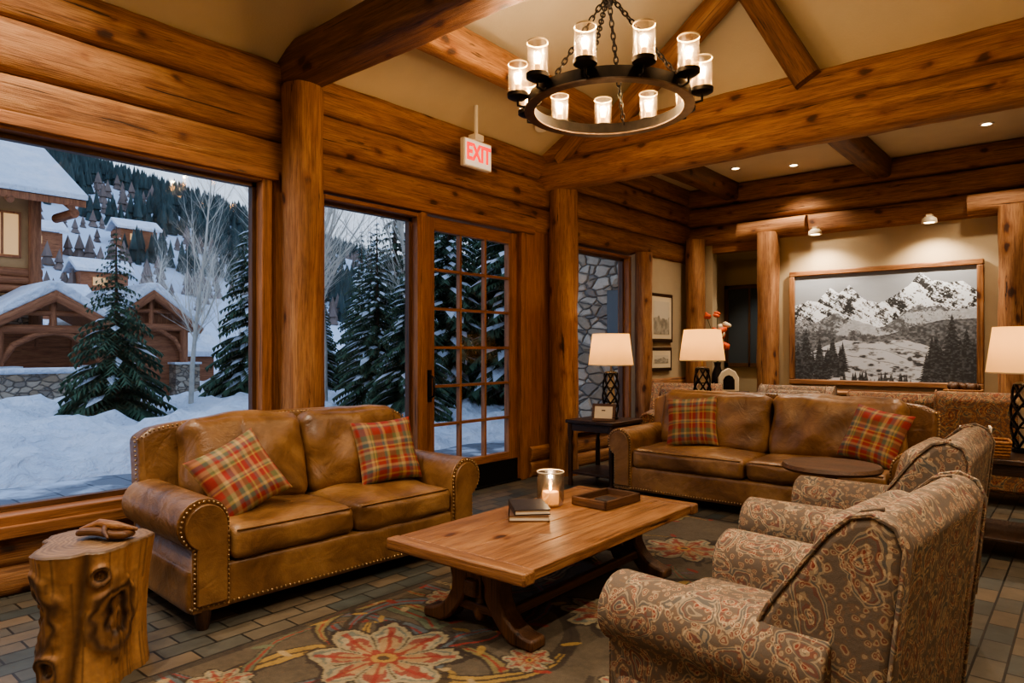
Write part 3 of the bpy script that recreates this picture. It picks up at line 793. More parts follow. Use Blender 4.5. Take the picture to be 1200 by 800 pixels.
# ------------------------------------------------------------------ tables & lamps
def side_table(name, x0, x1, y0, y1, z, shelf=True, mat=DW):
    t_ = empty(name, ((x0+x1)/2, (y0+y1)/2, 0)); w, l = (x1-x0)/2, (y1-y0)/2
    box('top', (-w, -l, z-0.04), (w, l, z), mat, t_, 0.008)
    box('apron_f', (-w+0.04, -l+0.03, z-0.12), (w-0.04, -l+0.05, z-0.04), mat, t_)
    box('apron_b', (-w+0.04, l-0.05, z-0.12), (w-0.04, l-0.03, z-0.04), mat, t_)
    box('apron_l', (-w+0.03, -l+0.04, z-0.12), (-w+0.05, l-0.04, z-0.04), mat, t_)
    box('apron_r', (w-0.05, -l+0.04, z-0.12), (w-0.03, l-0.04, z-0.04), mat, t_)
    for sx in (-1, 1):
        for sy in (-1, 1):
            cx, cy = sx*(w-0.045), sy*(l-0.045)
            lathe('leg', [(0.0001, 0), (0.025, 0), (0.03, 0.04), (0.02, 0.07), (0.028, 0.14), (0.028, z-0.3), (0.018, z-0.25), (0.032, z-0.18), (0.032, z-0.04)], mat['z'], t_, 14, (cx, cy, 0))
    if shelf: box('shelf', (-w+0.03, -l+0.03, 0.13), (w-0.03, l-0.03, 0.155), mat, t_, 0.005)
    return t_
def lamp(x, y, z, hb=0.60, r0=0.25, r1=0.205, hs=0.35, e=6.5):
    l = empty('lattice_table_lamp', (x, y, z))
    lathe('foot', [(0.0001, 0.0), (0.085, 0.0), (0.085, 0.025), (0.06, 0.035), (0.0001, 0.035)], iron, l, 28)
    H0, H1 = 0.035, hb*0.86; parts = []
    rad = lambda t: 0.070+0.020*math.sin(math.pi*t)
    for k in range(6):
        for s in (-1, 1):
            pts = []
            for i in range(25):
                t = i/24; a = 2*math.pi*k/6+s*t*math.pi*1.15; pts.append((rad(t)*math.cos(a), rad(t)*math.sin(a), H0+(H1-H0)*t))
            parts.append(tube('', pts, 0.0095, None, nc=6, ob=False))
    for t in (0.0, 0.33, 0.66, 1.0):
        pts = [(rad(t)*math.cos(2*math.pi*i/24), rad(t)*math.sin(2*math.pi*i/24), H0+(H1-H0)*t) for i in range(24)]
        parts.append(tube('', pts, 0.006, None, nc=6, closed=True, ob=False))
    Vv, Ff = merge(parts); mk('lattice_body', Vv, Ff, iron, l, angle=None)
    lathe('inner_core', [(0.035, H0), (0.045, (H0+H1)/2), (0.035, H1)], cream, l, 20)
    lathe('cap', [(0.0001, H1+0.02), (0.055, H1+0.015), (0.068, H1), (0.0001, H1-0.01)], iron, l, 24)
    lathe('stem', [(0.01, H1), (0.01, hb+0.14), (0.0001, hb+0.14)], brass, l, 10)
    lathe('shade', [(r0, hb), (r1, hb+hs)], SHADE, l, 48)
    lathe('shade_trim_low', [(r0+0.001, hb-0.002), (r0+0.003, hb+0.008), (r0-0.004, hb+0.004), (r0+0.001, hb-0.002)], cream, l, 48)
    lathe('bulb', [(0.0001, hb+0.13), (0.025, hb+0.15), (0.03, hb+0.18), (0.0001, hb+0.21)], BULB, l, 12)
    light('POINT', 'lamp_light', (0, 0, hb+0.25), e, WARM, l, shadow_soft_size=0.04)
side_table('dark_end_table', 0.58, 1.20, 6.16, 6.80, 0.73)
lamp(0.95, 6.52, 0.73)
side_table('sofa_console_table', 1.45, 3.95, 7.06, 7.44, 0.78, False)
lamp(1.70, 7.24, 0.78)
side_table('dark_end_table', 4.24, 4.95, 5.92, 6.66, 0.725)
lamp(4.66, 6.44, 0.725)
pf_ = empty('tabletop_photo_frame', (1.02, 6.25, 0.732), R(15))
fr = empty('tilt'); fr.parent = pf_; fr.rotation_euler = (R(-12), 0, 0)
box('frame', (-0.13, 0.0, 0.0), (0.13, 0.02, 0.19), MW['x'], fr, 0.004); box('print', (-0.1, -0.003, 0.03), (0.1, 0.0, 0.16), cream, fr)
box('stand', (-0.02, 0.02, 0.0), (0.02, 0.06, 0.12), MW['x'], pf_)
def basket(name, loc, w, l, h, rz=0):
    b = empty(name, loc, rz); wick = simple('wicker_'+name, lin(150, 104, 62), 0.7, 0, 60, 0.5, 0.6)
    box('base', (-w/2, -l/2, 0), (w/2, l/2, 0.012), wick, b)
    for i in range(int(h/0.022)):
        z = 0.02+i*0.022; k = 1+0.1*i*0.022/h
        tube('weave_%d' % i, [(-w/2*k, -l/2*k, z), (0, -l/2*k-0.004, z), (w/2*k, -l/2*k, z), (w/2*k+0.004, 0, z), (w/2*k, l/2*k, z), (0, l/2*k, z), (-w/2*k, l/2*k, z), (-w/2*k, 0, z)], 0.0115, wick, b, 6, True)
    return b
bb = basket('magazine_basket', (4.42, 6.10, 0.727), 0.32, 0.24, 0.12, R(8))
for i in range(5): box('magazine_%d' % i, (-0.14+0.045*i, -0.10, 0.02), (-0.125+0.045*i, 0.10, 0.20+0.01*(i % 3)), [paper, book_b, cream, book_a, paper][i], bb, rot=(0, R(4), 0))
b2 = basket('pinecone_basket', (3.85, 9.88, 0.947), 0.36, 0.2, 0.08)
for i in range(7): rbox('pinecone_%d' % i, (0.1, 0.09, 0.09), 0.044, MW['z'], b2, (-0.13+0.045*i, 0.02*(-1)**i, 0.11), n=6, jit=0.02)

rt = empty('round_wooden_table', (3.58, 5.36, 0.0125))
lathe('top', [(0.0001, 0.60), (0.30, 0.60), (0.33, 0.605), (0.345, 0.625), (0.33, 0.648), (0.0001, 0.648)], MW['x'], rt, 48)
lathe('pedestal', [(0.06, 0.60), (0.035, 0.5), (0.05, 0.38), (0.03, 0.25), (0.06, 0.12), (0.05, 0.08)], DW['z'], rt, 24)
for k in range(3):
    a = 2*math.pi*k/3+0.4; tube('foot_%d' % k, [(0.03*math.cos(a), 0.03*math.sin(a), 0.14), (0.13*math.cos(a), 0.13*math.sin(a), 0.10), (0.25*math.cos(a), 0.25*math.sin(a), 0.022)], [0.03, 0.028, 0.02], DW['z'], rt, 10)

side_table('mural_console_table', 2.0, 4.08, 9.70, 10.05, 0.945, False, TB)
side_table('hall_console_table', 0.62, 1.25, 9.40, 9.80, 0.90, True)
ln = empty('arched_lantern', (1.02, 9.58, 0.90), R(30))
prism('body', [(-0.14, 0), (0.14, 0), (0.14, 0.2), (0.09, 0.29), (0, 0.34), (-0.09, 0.29), (-0.14, 0.2)], -0.06, 0.06, 'xz', cream, ln, 0.01)
prism('arch', [(-0.08, 0.03), (0.08, 0.03), (0.08, 0.17), (0.05, 0.22), (0, 0.24), (-0.05, 0.22), (-0.08, 0.17)], -0.066, -0.055, 'xz', iron, ln, 0.004)
vs_ = empty('flower_vase', (0.82, 9.66, 0.90))
lathe('vase', [(0.0001, 0), (0.06, 0), (0.09, 0.12), (0.08, 0.25), (0.04, 0.36), (0.055, 0.42), (0.045, 0.42), (0.0001, 0.3)], iron, vs_, 24)
orange = simple('orange_petals', lin(214, 92, 46), 0.7, 0, 20, 0.3); leafg = simple('leaf_green', lin(80, 92, 50), 0.7)
for k in range(26):
    a = random.random()*6.28; r = random.random()*0.17; zz = 0.58+random.random()*0.62
    x, y = r*math.cos(a), r*math.sin(a)
    tube('stem_%d' % k, [(0, 0, 0.38), (x*0.5, y*0.5, zz*0.7+0.1), (x, y, zz)], 0.004, leafg, vs_, 5)
    rbox('bloom_%d' % k, (0.09, 0.09, 0.08), 0.038, orange if k % 4 else cream, vs_, (x, y, zz), n=5, jit=0.04)

def mono(nm, seed, xf, parent):
    nx, ny = 60, 40; o = gridmesh(nm, nx, ny, xf, MURM, parent, False)
    u, v = np.meshgrid(np.linspace(0, 1, nx+1), np.linspace(0, 1, ny+1), indexing='ij')
    h = 0.6+0.25*(fbm(u*3, u*0, seed)-0.5)*2; g = np.where(v > h, 0.7, 0.18+0.5*fbm(u*9, v*9, seed+3)**1.3)
    setcol(o, (g[..., None]*np.array([0.9, 0.8, 0.62])).reshape(-1, 3)); return o
for k, (y0, y1, z0, z1) in enumerate(((9.02, 9.78, 1.62, 2.36), (9.05, 9.75, 1.18, 1.54))):
    f = empty('framed_picture')
    box('frame', (0.0, y0, z0), (0.035, y1, z1), DW['y'], f, 0.006)
    box('mat_board', (0.035, y0+0.05, z0+0.05), (0.038, y1-0.05, z1-0.05), cream, f)
    mono('print', 5+k, lambda u, v, y0=y0, y1=y1, z0=z0, z1=z1: (0.042, y0+0.13+(y1-y0-0.26)*u, z0+0.12+(z1-z0-0.24)*v), f)

# ------------------------------------------------------------------ mural
mu = empty('framed_mountain_mural')
mx0, mx1, mz0, mz1, my = 1.63, 4.01, 1.00, 2.65, YB-0.02
fw = 0.075
box('backing', (mx0+0.02, my, mz0+0.02), (mx1-0.02, my+0.035, mz1-0.02), DW['x'], mu)
box('frame_top', (mx0, my-0.05, mz1-fw), (mx1, my+0.02, mz1), TB['x'], mu, 0.012)
box('frame_bottom', (mx0, my-0.05, mz0), (mx1, my+0.02, mz0+fw), TB['x'], mu, 0.012)
box('frame_left', (mx0, my-0.05, mz0+fw), (mx0+fw, my+0.02, mz1-fw), TB['z'], mu, 0.012)
box('frame_right', (mx1-fw, my-0.05, mz0+fw), (mx1, my+0.02, mz1-fw), TB['z'], mu, 0.012)
NX, NY = 560, 380
o = gridmesh('mountain_print', NX, NY, lambda u, v: (mx0+fw+(mx1-mx0-2*fw)*u, my-0.012, mz0+fw+(mz1-mz0-2*fw)*v), MURM, mu, False)
u, v = np.meshgrid(np.linspace(0, 1, NX+1), np.linspace(0, 1, NY+1), indexing='ij')
g = 0.40-0.16*fbm(u*3, v*6, 1)+0.25*(1-v)
def ridge(pts, amp, fr_, seed):
    xs, ys = zip(*pts); return np.interp(u, xs, ys)+amp*(fbm(u*fr_, u*0+3, seed)-0.5)
def relief(fx, fy, seed, k):
    Fh = 1-np.abs(2*fbm(u*fx+v*fx*0.5, v*fy, seed, 6)-1); Fh = Fh+0.25*fbm(u*fx*4, v*fy*4, seed+7)
    return k*np.gradient(Fh, axis=0)*NX/8
rA = ridge([(0, 0.72), (0.08, 0.76), (0.14, 0.74), (0.22, 0.88), (0.27, 0.82), (0.33, 0.90), (0.42, 0.74), (0.5, 0.70), (0.57, 0.76), (0.66, 0.86), (0.72, 0.97), (0.78, 0.88), (0.86, 0.88), (0.93, 0.86), (1, 0.80)], 0.05, 16, 4)
sh = np.clip(0.62+relief(5, 7, 9, 1.0), 0.06, 0.95); sh = np.where(sh < 0.45, sh*0.4, sh)
g = np.where(v < rA, sh, g)
rB = ridge([(0, 0.60), (0.12, 0.54), (0.25, 0.62), (0.4, 0.54), (0.5, 0.50), (0.6, 0.58), (0.72, 0.68), (0.85, 0.64), (1, 0.66)], 0.08, 12, 21)
f1 = fbm(u*70, v*70, 30); fl = fbm(u*7, v*10, 33)
texB = np.where(fl+0.25*relief(5, 6, 15, 0.4) > 0.46, 0.10+0.35*np.clip(f1-0.40, 0, 1)*2, 0.50+0.3*(f1-0.5))
g = np.where(v < rB, texB, g)
rC = ridge([(0, 0.46), (0.2, 0.44), (0.4, 0.40), (0.55, 0.42), (0.7, 0.50), (0.85, 0.54), (1, 0.56)], 0.04, 14, 26)
g = np.where(v < rC, 0.07+0.22*np.clip(f1-0.35, 0, 1)*2, g)
rD = ridge([(0, 0.20), (0.15, 0.30), (0.3, 0.38), (0.5, 0.36), (0.65, 0.38), (0.78, 0.30), (0.9, 0.2), (1, 0.12)], 0.03, 9, 40)
val = 0.62-0.35*(np.abs(np.sin((v*1.2+0.3*u)*30+4*fbm(u*4, v*4, 50))) < 0.10)-0.9*np.clip(fbm(u*24, v*40, 51)-0.53, 0, 1)*4
g = np.where(v < rD, np.clip(val, 0.06, 0.8), g)
rs = np.random.RandomState(3)
trees = [(rs.uniform(0.0, 0.30), rs.uniform(-0.05, 0.14), rs.uniform(0.16, 0.30)) for _ in range(46)]+[(rs.uniform(0.74, 1.0), rs.uniform(-0.05, 0.12), rs.uniform(0.18, 0.34)) for _ in range(26)]+[(rs.uniform(0.28, 0.78), -0.06, rs.uniform(0.08, 0.16)) for _ in range(34)]
trees += [(0.88, 0.0, 0.60), (0.07, 0.0, 0.5), (0.95, 0, 0.48), (0.80, 0.0, 0.34)]
for (tc_, b_, h_) in trees:
    tt = (v-b_)/h_; jag = (tt*14+tc_*7) % 1.0
    ins = (tt > 0) & (tt < 1) & (np.abs(u-tc_) < 0.15*h_*(1-tt)*(0.65+0.55*(1-jag)))
    g = np.where(ins, 0.03+0.22*np.clip(fbm(u*90, v*90, 60)-0.42, 0, 1), g)
setcol(o, (np.clip(g, 0, 1)[..., None]*np.array([0.84, 0.95, 1.12])).reshape(-1, 3))

# ------------------------------------------------------------------ rug
rx0, rx1, ry0, ry1 = 1.78, 4.40, 0.9, 5.75
nx, ny = 340, 620
rug = gridmesh('floral_area_rug', nx, ny, lambda a, b: (rx0+(rx1-rx0)*a, ry0+(ry1-ry0)*b, 0.012), RUGM)
X, Y = np.meshgrid(np.linspace(rx0, rx1, nx+1), np.linspace(ry0, ry1, ny+1), indexing='ij')
base = nlin((84, 74, 60))*np.ones(X.shape+(3,)); nz = fbm(X*6, Y*6, 3)[..., None]; nf = fbm(X*45, Y*45, 5)[..., None]
base = base*(0.55+0.5*nz+0.5*nf)
def put(mask, c, k=0.85):
    global base
    mk_ = (mask*k)[..., None]; base = base*(1-mk_)+nlin(c)*(0.5+0.5*nz+0.5*nf)*mk_
wx = 0.16*(fbm(X*2, Y*2, 8)-0.5); wy = 0.16*(fbm(X*2+9, Y*2, 9)-0.5)
def arc(cx, cy, r, w, a0, a1, c, k=0.85):
    dx, dy = X+wx-cx, Y+wy-cy; rr = np.hypot(dx, dy); a = (np.degrees(np.arctan2(dy, dx))-a0) % 360
    span = (a1-a0); tw = w*(0.35+0.65*np.sin(np.clip(a/span, 0, 1)*math.pi))
    put(((np.abs(rr-r-0.0006*a*r) < tw) & (a < span)).astype(float), c, k)
OL, TN, GR, RD, BR, SG, GD = (124, 112, 74), (150, 132, 100), (84, 94, 98), (128, 46, 38), (50, 40, 32), (92, 100, 78), (150, 122, 68)
rs = np.random.RandomState(5)
def leaf(lx, ly, aa, L_, w_, c):
    put((((X+wx-lx)*math.cos(aa)+(Y+wy-ly)*math.sin(aa))**2/L_**2+(-(X+wx-lx)*math.sin(aa)+(Y+wy-ly)*math.cos(aa))**2/w_**2 < 1).astype(float), c)
for k in range(50):
    cx, cy = rs.uniform(rx0, rx1), rs.uniform(ry0, ry1)
    a0 = rs.uniform(0, 360); r_ = rs.uniform(0.16, 0.6); w_ = rs.uniform(0.02, 0.055)
    arc(cx, cy, r_, w_+0.012, a0, a0+250, BR, 0.8)
    arc(cx, cy, r_, w_, a0, a0+rs.uniform(140, 260), [OL, TN, GR, SG, GD, GR][k % 6])
    arc(cx, cy, r_, 0.009, a0, a0+220, [RD, BR, RD][k % 3])
    for q in range(6):
        aa = math.radians(a0+34*q); leaf(cx+(r_+0.06)*math.cos(aa), cy+(r_+0.06)*math.sin(aa), aa+0.5, 0.055, 0.02, [RD, GD, SG, TN][q % 4])
def flower(cx, cy, R0, ph, n=8):
    dx, dy = X+wx*0.8-cx, Y+wy*0.8-cy; rr = np.hypot(dx, dy); a = np.arctan2(dy, dx)
    pet = np.abs(np.cos(n*a/2+ph/2)); j = 0.30*(fbm(X*14, Y*14, 77)-0.5)
    put((rr < R0*(0.74+0.30*pet+j)).astype(float), BR, 0.85)
    put((rr < R0*(0.66+0.28*pet+j)).astype(float), (146, 134, 106))
    put((rr < R0*(0.56+0.28*pet+j)).astype(float)*(pet > 0.3), (92, 98, 90))
    put((rr < R0*(0.50+0.28*pet+j)).astype(float)*(pet > 0.35), (150, 136, 108))
    put((rr < R0*(0.40+0.26*pet+j*1.4)).astype(float)*(pet > 0.40), (122, 50, 42))
    put((rr < R0*(0.30+0.20*pet+j*1.4)).astype(float)*(pet > 0.35), (146, 124, 90))
    put((pet > 0.975).astype(float)*(rr < R0*0.85), RD, 0.8)
    put((pet < 0.10).astype(float)*(rr < R0*0.6), BR, 0.8)
    put((rr < R0*(0.22+0.05*np.cos(9*a))).astype(float), RD); put((rr < R0*0.14).astype(float), GD); put((rr < R0*0.07).astype(float), BR)
for (cx, cy, r_, ph) in ((2.42, 2.12, 0.38, 0.5), (2.72, 4.72, 0.34, 1.1), (1.98, 3.9, 0.18, 3), (3.55, 4.6, 0.2, 0), (3.35, 1.5, 0.3, 1), (2.95, 3.3, 0.28, 2), (3.9, 5.2, 0.2, 0.3), (2.05, 5.3, 0.2, 0.3), (3.5, 2.6, 0.18, 1), (2.1, 2.9, 0.16, 1), (2.95, 2.55, 0.14, 2), (2.05, 1.45, 0.16, 2), (3.3, 5.3, 0.16, 2)):
    flower(cx, cy, r_, ph)
e_ = np.minimum(np.minimum(X-rx0, rx1-X), np.minimum(Y-ry0, ry1-Y))
put((e_ < 0.05).astype(float), (56, 48, 40))
setcol(rug, base.reshape(-1, 3))
sl = rug.modifiers.new('thick', 'SOLIDIFY'); sl.thickness = 0.011; sl.offset = -1

# ------------------------------------------------------------------ EXTERIOR
def sstep(a, b, x): t = max(0, min(1, (x-a)/(b-a))); return t*t*(3-2*t)
def gh(x, y):
    edge = -3.9+1.4*sstep(4.5, 7.5, y)+0.5*noise.noise(Vector((y*0.9, 0, 3)))
    k = sstep(0, 1.2, edge-x)
    n = 0.32*noise.noise(Vector((x*0.45, y*0.45, 1)))+0.24*noise.noise(Vector((x*1.3, y*1.3, 5)))+0.12*noise.noise(Vector((x*3.5, y*3.5, 5)))
    return -0.14+k*(0.42+n)-0.35*sstep(-11, -17, x)
sg = gridmesh('snow_ground', 220, 260, lambda a, b: (lambda x, y: (x, y, gh(x, y)))(-0.3-33.0*a, -14+52*b), snow)
pav = M('patio_paver', 0.8); vv = pav.coords(rnd=False)
bt = pav.n.new('ShaderNodeTexBrick'); bt.inputs['Scale'].default_value = 1; bt.inputs['Brick Width'].default_value = 0.6; bt.inputs['Row Height'].default_value = 0.4
bt.inputs['Color1'].default_value = lin(108, 114, 126); bt.inputs['Color2'].default_value = lin(128, 134, 146); bt.inputs['Mortar'].default_value = lin(74, 80, 92); bt.inputs['Mortar Size'].default_value = 0.012
pav.link(vv, bt.inputs['Vector'])
pn = pav.noise(vv, 1.6, 5); pav.col(pav.mix(pav.ramp(pn, [(0.5, (0, 0, 0, 1)), (0.62, (1, 1, 1, 1))]), bt.outputs[0], lin(206, 216, 232)))
box('patio', (-6.0, -8, -0.2), (-0.3, 8.9, -0.06), pav.m)

def hz_(x, y):
    t = max(0, -x-30)
    z = -0.5+0.41*t*(0.55+0.45*sstep(0, 60, t))+2.5*noise.noise(Vector((x*0.03, y*0.03, 2)))*sstep(0, 30, t)+5*noise.noise(Vector((x*0.012, y*0.012, 7)))*sstep(20, 80, t)
    z -= 0.30*(y-10)*sstep(20, 100, t)
    return z if t < 120 else z-(t-120)*0.6
hillm = simple('snowy_hillside', lin(202, 214, 232), 0.9, 0, 0.15, 0.12)
gridmesh('mountain_hillside', 90, 120, lambda a, b: (lambda x, y: (x, y, hz_(x, y)))(-28-150*a, -60+270*b), hillm)
far_green = simple('distant_conifer', lin(56, 74, 76), 0.9, 0, 0.6, 0.4)
far_brown = simple('distant_bare_brush', lin(120, 108, 104), 0.9, 0, 0.6, 0.3)
Vf = []; Ff = []; MI = []; cnt = 0
for _ in range(60000):
    x = -46-random.random()*112; y = -30+random.random()*200
    n = noise.noise(Vector((x*0.035, y*0.035, 11)))+0.6*noise.noise(Vector((x*0.11, y*0.11, 3)))
    t = -x-30
    th = 0.30-0.72*sstep(20, 80, t)
    brown = False
    if n < th:
        if t < 75 and random.random() < 0.22: brown = True
        else: continue
    cnt += 1
    if cnt > 20000: break
    H = random.uniform(1.5, 3.4)*(0.7 if brown else 1); r = H*(0.30 if brown else 0.2); z = hz_(x, y)-0.1
    for (zb, rb, zt) in ((0.0, r, H*0.6), (H*0.35, r*0.7, H)):
        b = len(Vf); a0 = random.random()*6
        for j in range(5): Vf.append((x+rb*math.cos(a0+j*1.2566), y+rb*math.sin(a0+j*1.2566), z+zb))
        Vf.append((x, y, z+zt))
        for j in range(5): Ff.append((b+j, b+(j+1) % 5, b+5)); MI.append(1 if brown else 0)
me = bpy.data.meshes.new('mountain_forest'); me.from_pydata(Vf, [], Ff); me.materials.append(far_green); me.materials.append(far_brown)
me.polygons.foreach_set('material_index', MI)
fo = bpy.data.objects.new('mountain_forest', me); scene.collection.objects.link(fo)

needle = simple('conifer_needles', lin(60, 86, 64), 0.8, 0, 4, 0.35)
bark = simple('conifer_bark', lin(84, 68, 56), 0.9, 0, 8, 0.3)
def conifer_mesh(H, Rr, seed, snowp=0.6):
    rs = random.Random(seed); V = []; F = []; MI = []
    v, f = tube('', [(0, 0, 0), (0, 0, H*0.5), (0, 0, H)], [H*0.018, H*0.011, 0.005], None, nc=6, ob=False)
    V += v; F += f; MI += [1]*len(f)
    z = 0.06*H
    while z < H*0.985:
        t = z/H; L0 = Rr*(1-t)**0.85*(1 if t > 0.06 else 0.8)+0.04
        nb = int(7+7*(1-t))
        for k in range(nb):
            a = rs.random()*6.283; L = L0*rs.uniform(0.7, 1.1); dz = rs.uniform(-0.05, 0.05)*H*0.3
            ca, sa = math.cos(a), math.sin(a); px_, py_ = -sa, ca
            def pt(s, side=0, up=0):
                return (ca*L*s+px_*side, sa*L*s+py_*side, z+dz*0.3+L*(0.12*s-0.42*s*s)+up)
            ns = max(3, int(L/0.10))
            for i in range(ns):
                s = (i+0.6)/ns; tw = L*0.30*(1-s*0.75)+0.03
                for sd in (-1, 1):
                    b = len(V); V += [pt(s-0.04), pt(s+0.05), pt(min(1.05, s+0.18), sd*tw, -0.05*L)]
                    F.append((b, b+1, b+2)); MI.append(0)
                b = len(V); V += [pt(s-0.05, 0.0), pt(s+0.08, 0.0), pt(s+0.03, 0, -0.12*L-0.02)]; F.append((b, b+1, b+2)); MI.append(0)
            b = len(V); V += [pt(0.1, 0.02), pt(0.1, -0.02), pt(1.08, 0, -0.02)]; F.append((b, b+1, b+2)); MI.append(0)
            if rs.random() < snowp:
                s0 = rs.uniform(0.25, 0.5); s1 = rs.uniform(0.75, 1.02); w_ = L*0.11+0.010; b = len(V)
                V += [pt(s0, 0, 0.012), pt((s0+s1)/2, w_, 0.0), pt(s1, 0, 0.006), pt((s0+s1)/2, -w_, 0.0), pt((s0+s1)/2, 0, 0.035)]
                F += [(b, b+1, b+4), (b+1, b+2, b+4), (b+2, b+3, b+4), (b+3, b, b+4)]; MI += [2]*4
        z += H*0.022+0.02
    me = bpy.data.meshes.new('conifer'); me.from_pydata([tuple(p) for p in V], [], F)
    for m_ in (needle, bark, snow): me.materials.append(m_)
    me.polygons.foreach_set('material_index', MI); return me
CM = [conifer_mesh(3.8, 1.15, 1, 0.12), conifer_mesh(6.5, 1.5, 2, 0.65), conifer_mesh(8, 1.7, 3, 0.65)]
def tree(mi, x, y, sc=1.0, name='conifer_tree'):
    o = bpy.data.objects.new(name, CM[mi]); scene.collection.objects.link(o)
    z = gh(x, y) if x > -30 else hz_(x, y)
    o.location = (x, y, z-0.05); o.scale = (sc, sc, sc*random.uniform(0.95, 1.05)); o.rotation_euler = (0, 0, random.random()*6); return o
tree(0, -10.2, 5.4, 1.02)
tree(1, -11.0, 8.9, 0.85)
for (x, y, s, k) in ((-6.3, 9.0, 0.62, 1), (-4.9, 8.7, 0.6, 1), (-5.8, 10.6, 0.9, 1), (-4.8, 11.6, 0.9, 2), (-7.6, 12.4, 1, 2), (-9.2, 13.4, 1.0, 2), (-8.6, 15.2, 1.0, 2), (-6.2, 14.5, 1.1, 2), (-12.4, 13.6, 0.8, 1), (-13.5, 15.5, 1, 2), (-3.9, 13.2, 1.1, 1), (-3.2, 10.8, 0.7, 1), (-10.5, 17.5, 1.1, 2), (-15, 13.3, 0.7, 1), (-14.0, 20, 1.1, 2), (-17.5, 17, 0.8, 1), (-2.6, 15, 1.1, 2), (-6.6, 18, 1.2, 2), (-22, 18.2, 0.7, 1), (-20, 19, 0.9, 2)):
    tree(k, x, y, s)

aspen_bark = simple('aspen_bark', lin(205, 200, 190), 0.8, 0, 5, 0.15)
def aspen_curve(H, seed, spread=1.0):
    rs = random.Random(seed); cu = bpy.data.curves.new('aspen', 'CURVE'); cu.dimensions = '3D'; cu.bevel_depth = 1.0; cu.bevel_resolution = 1
    def add(pts, r):
        s = cu.splines.new('POLY'); s.points.add(len(pts)-1)
        for i, p in enumerate(pts): s.points[i].co = (p.x, p.y, p.z, 1); s.points[i].radius = r[i]
    def grow(p, d, L, r, lv):
        n = 6; pts = [p.copy()]; rr = [r]
        for i in range(n):
            d = (d+Vector((rs.uniform(-1, 1), rs.uniform(-1, 1), rs.uniform(-0.2, 0.7)))*(0.06 if lv == 0 else 0.16)).normalized()
            p = p+d*L/n; pts.append(p.copy()); rr.append(r*(1-0.8*(i+1)/n))
            if lv < 3 and (lv > 0 or i > 0):
                for _ in range(4 if lv == 0 else 2):
                    s = Vector((rs.uniform(-1, 1), rs.uniform(-1, 1), rs.uniform(-0.1, 0.5)))
                    dd = (d*0.75+s*0.75*spread).normalized()
                    grow(p-d*rs.random()*L/n, dd, L*rs.uniform(0.3, 0.48)*(1.15-0.5*i/n), rr[-1]*0.42, lv+1)
        add(pts, rr)
    grow(Vector((0, 0, 0)), Vector((0, 0, 1)), H, H*0.0115, 0)
    cu.materials.append(aspen_bark); return cu
AC = [aspen_curve(5.6, 4), aspen_curve(7, 9, 0.7)]
def aspen(k, x, y, s=1, name='bare_aspen_tree'):
    o = bpy.data.objects.new(name, AC[k]); scene.collection.objects.link(o)
    o.location = (x, y, (gh(x, y) if x > -30 else hz_(x, y))-0.05); o.scale = (s, s, s); o.rotation_euler = (0, 0, random.random()*6)
for a in ((0, -10.6, 7.1, 0.95), (1, -5.9, 7.0, 1.0), (1, -6.6, 7.4, 1.0), (1, -7.6, 8.6, 1.0), (1, -8.3, 8.3, 0.9), (0, -17.5, 13, 1), (0, -22, 15.5, 1), (0, -24, 17, 1.1), (0, -27, 17, 1.0), (0, -33, 17, 1.0), (0, -35, 20, 1.1), (1, -37, 17, 0.9), (0, -40, 18, 1.0), (0, -42, 22, 1.1), (1, -6.3, 10, 1.0)):
    aspen(a[0], a[1], a[2], a[3])

siding = simple('lodge_siding', lin(176, 140, 98), 0.8, 0, 2, 0.15)
EW = {a: wood('exterior_timber_'+a, a, lin(112, 72, 50), lin(164, 108, 76), lin(192, 136, 98), 0.7, False) for a in 'xyz'}
lit = emis('lit_window_pane', lin(255, 200, 130), 0.5, lin(120, 110, 100))
lo = empty('lodge_building')
box('body', (-28, -6, 1.2), (-19.2, 6.4, 6.0), siding, lo)
box('stone_base', (-28.1, -6.1, -0.6), (-19.05, 6.5, 3.1), STONE, lo)
for i in range(3):
    log('wall_log_%d' % i, (-19.15, -6, 3.3+0.25*i), (-19.15, 6.5, 3.3+0.25*i), 0.12, 0.13, EW, lo)
for y in (6.3, 3.2, 0.5): log('post_%.0f' % (y*10), (-19.05, y, 1.6), (-19.05, y, 6.0), 0.16, 0.16, EW, lo)
for y in (4.0, 5.1):
    box('window_%d' % (y*10), (-19.18, y, 4.3), (-19.1, y+0.8, 5.5), lit, lo); box('window_frame_%d' % (y*10), (-19.22, y-0.08, 4.22), (-19.14, y+0.88, 5.58), EW['z'], lo)
    box('window_mullion_%d' % (y*10), (-19.1, y+0.37, 4.3), (-19.06, y+0.43, 5.5), EW['z'], lo)
prism('roof', [(-29, 5.9), (-23.5, 8.6), (-17.9, 5.75), (-17.9, 5.95), (-23.5, 8.85), (-29, 6.1)], -7, 7.3, 'xz', EW, lo, 0)
prism('roof_snow', [(-29, 6.1), (-23.5, 8.85), (-17.85, 5.95), (-17.85, 6.12), (-23.5, 9.15), (-29, 6.35)], -7.05, 7.35, 'xz', snow, lo, 0.04)
for y in (6.9, 5.4, 3.9, 2.4): log('rafter_tail_%d' % (y*10), (-19.2, y, 6.25), (-17.8, y, 5.68), 0.09, 0.1, EW, lo)
log('ridge_gable_beam', (-19.6, 7.0, 5.6), (-17.9, 7.0, 5.55), 0.12, 0.14, EW, lo)

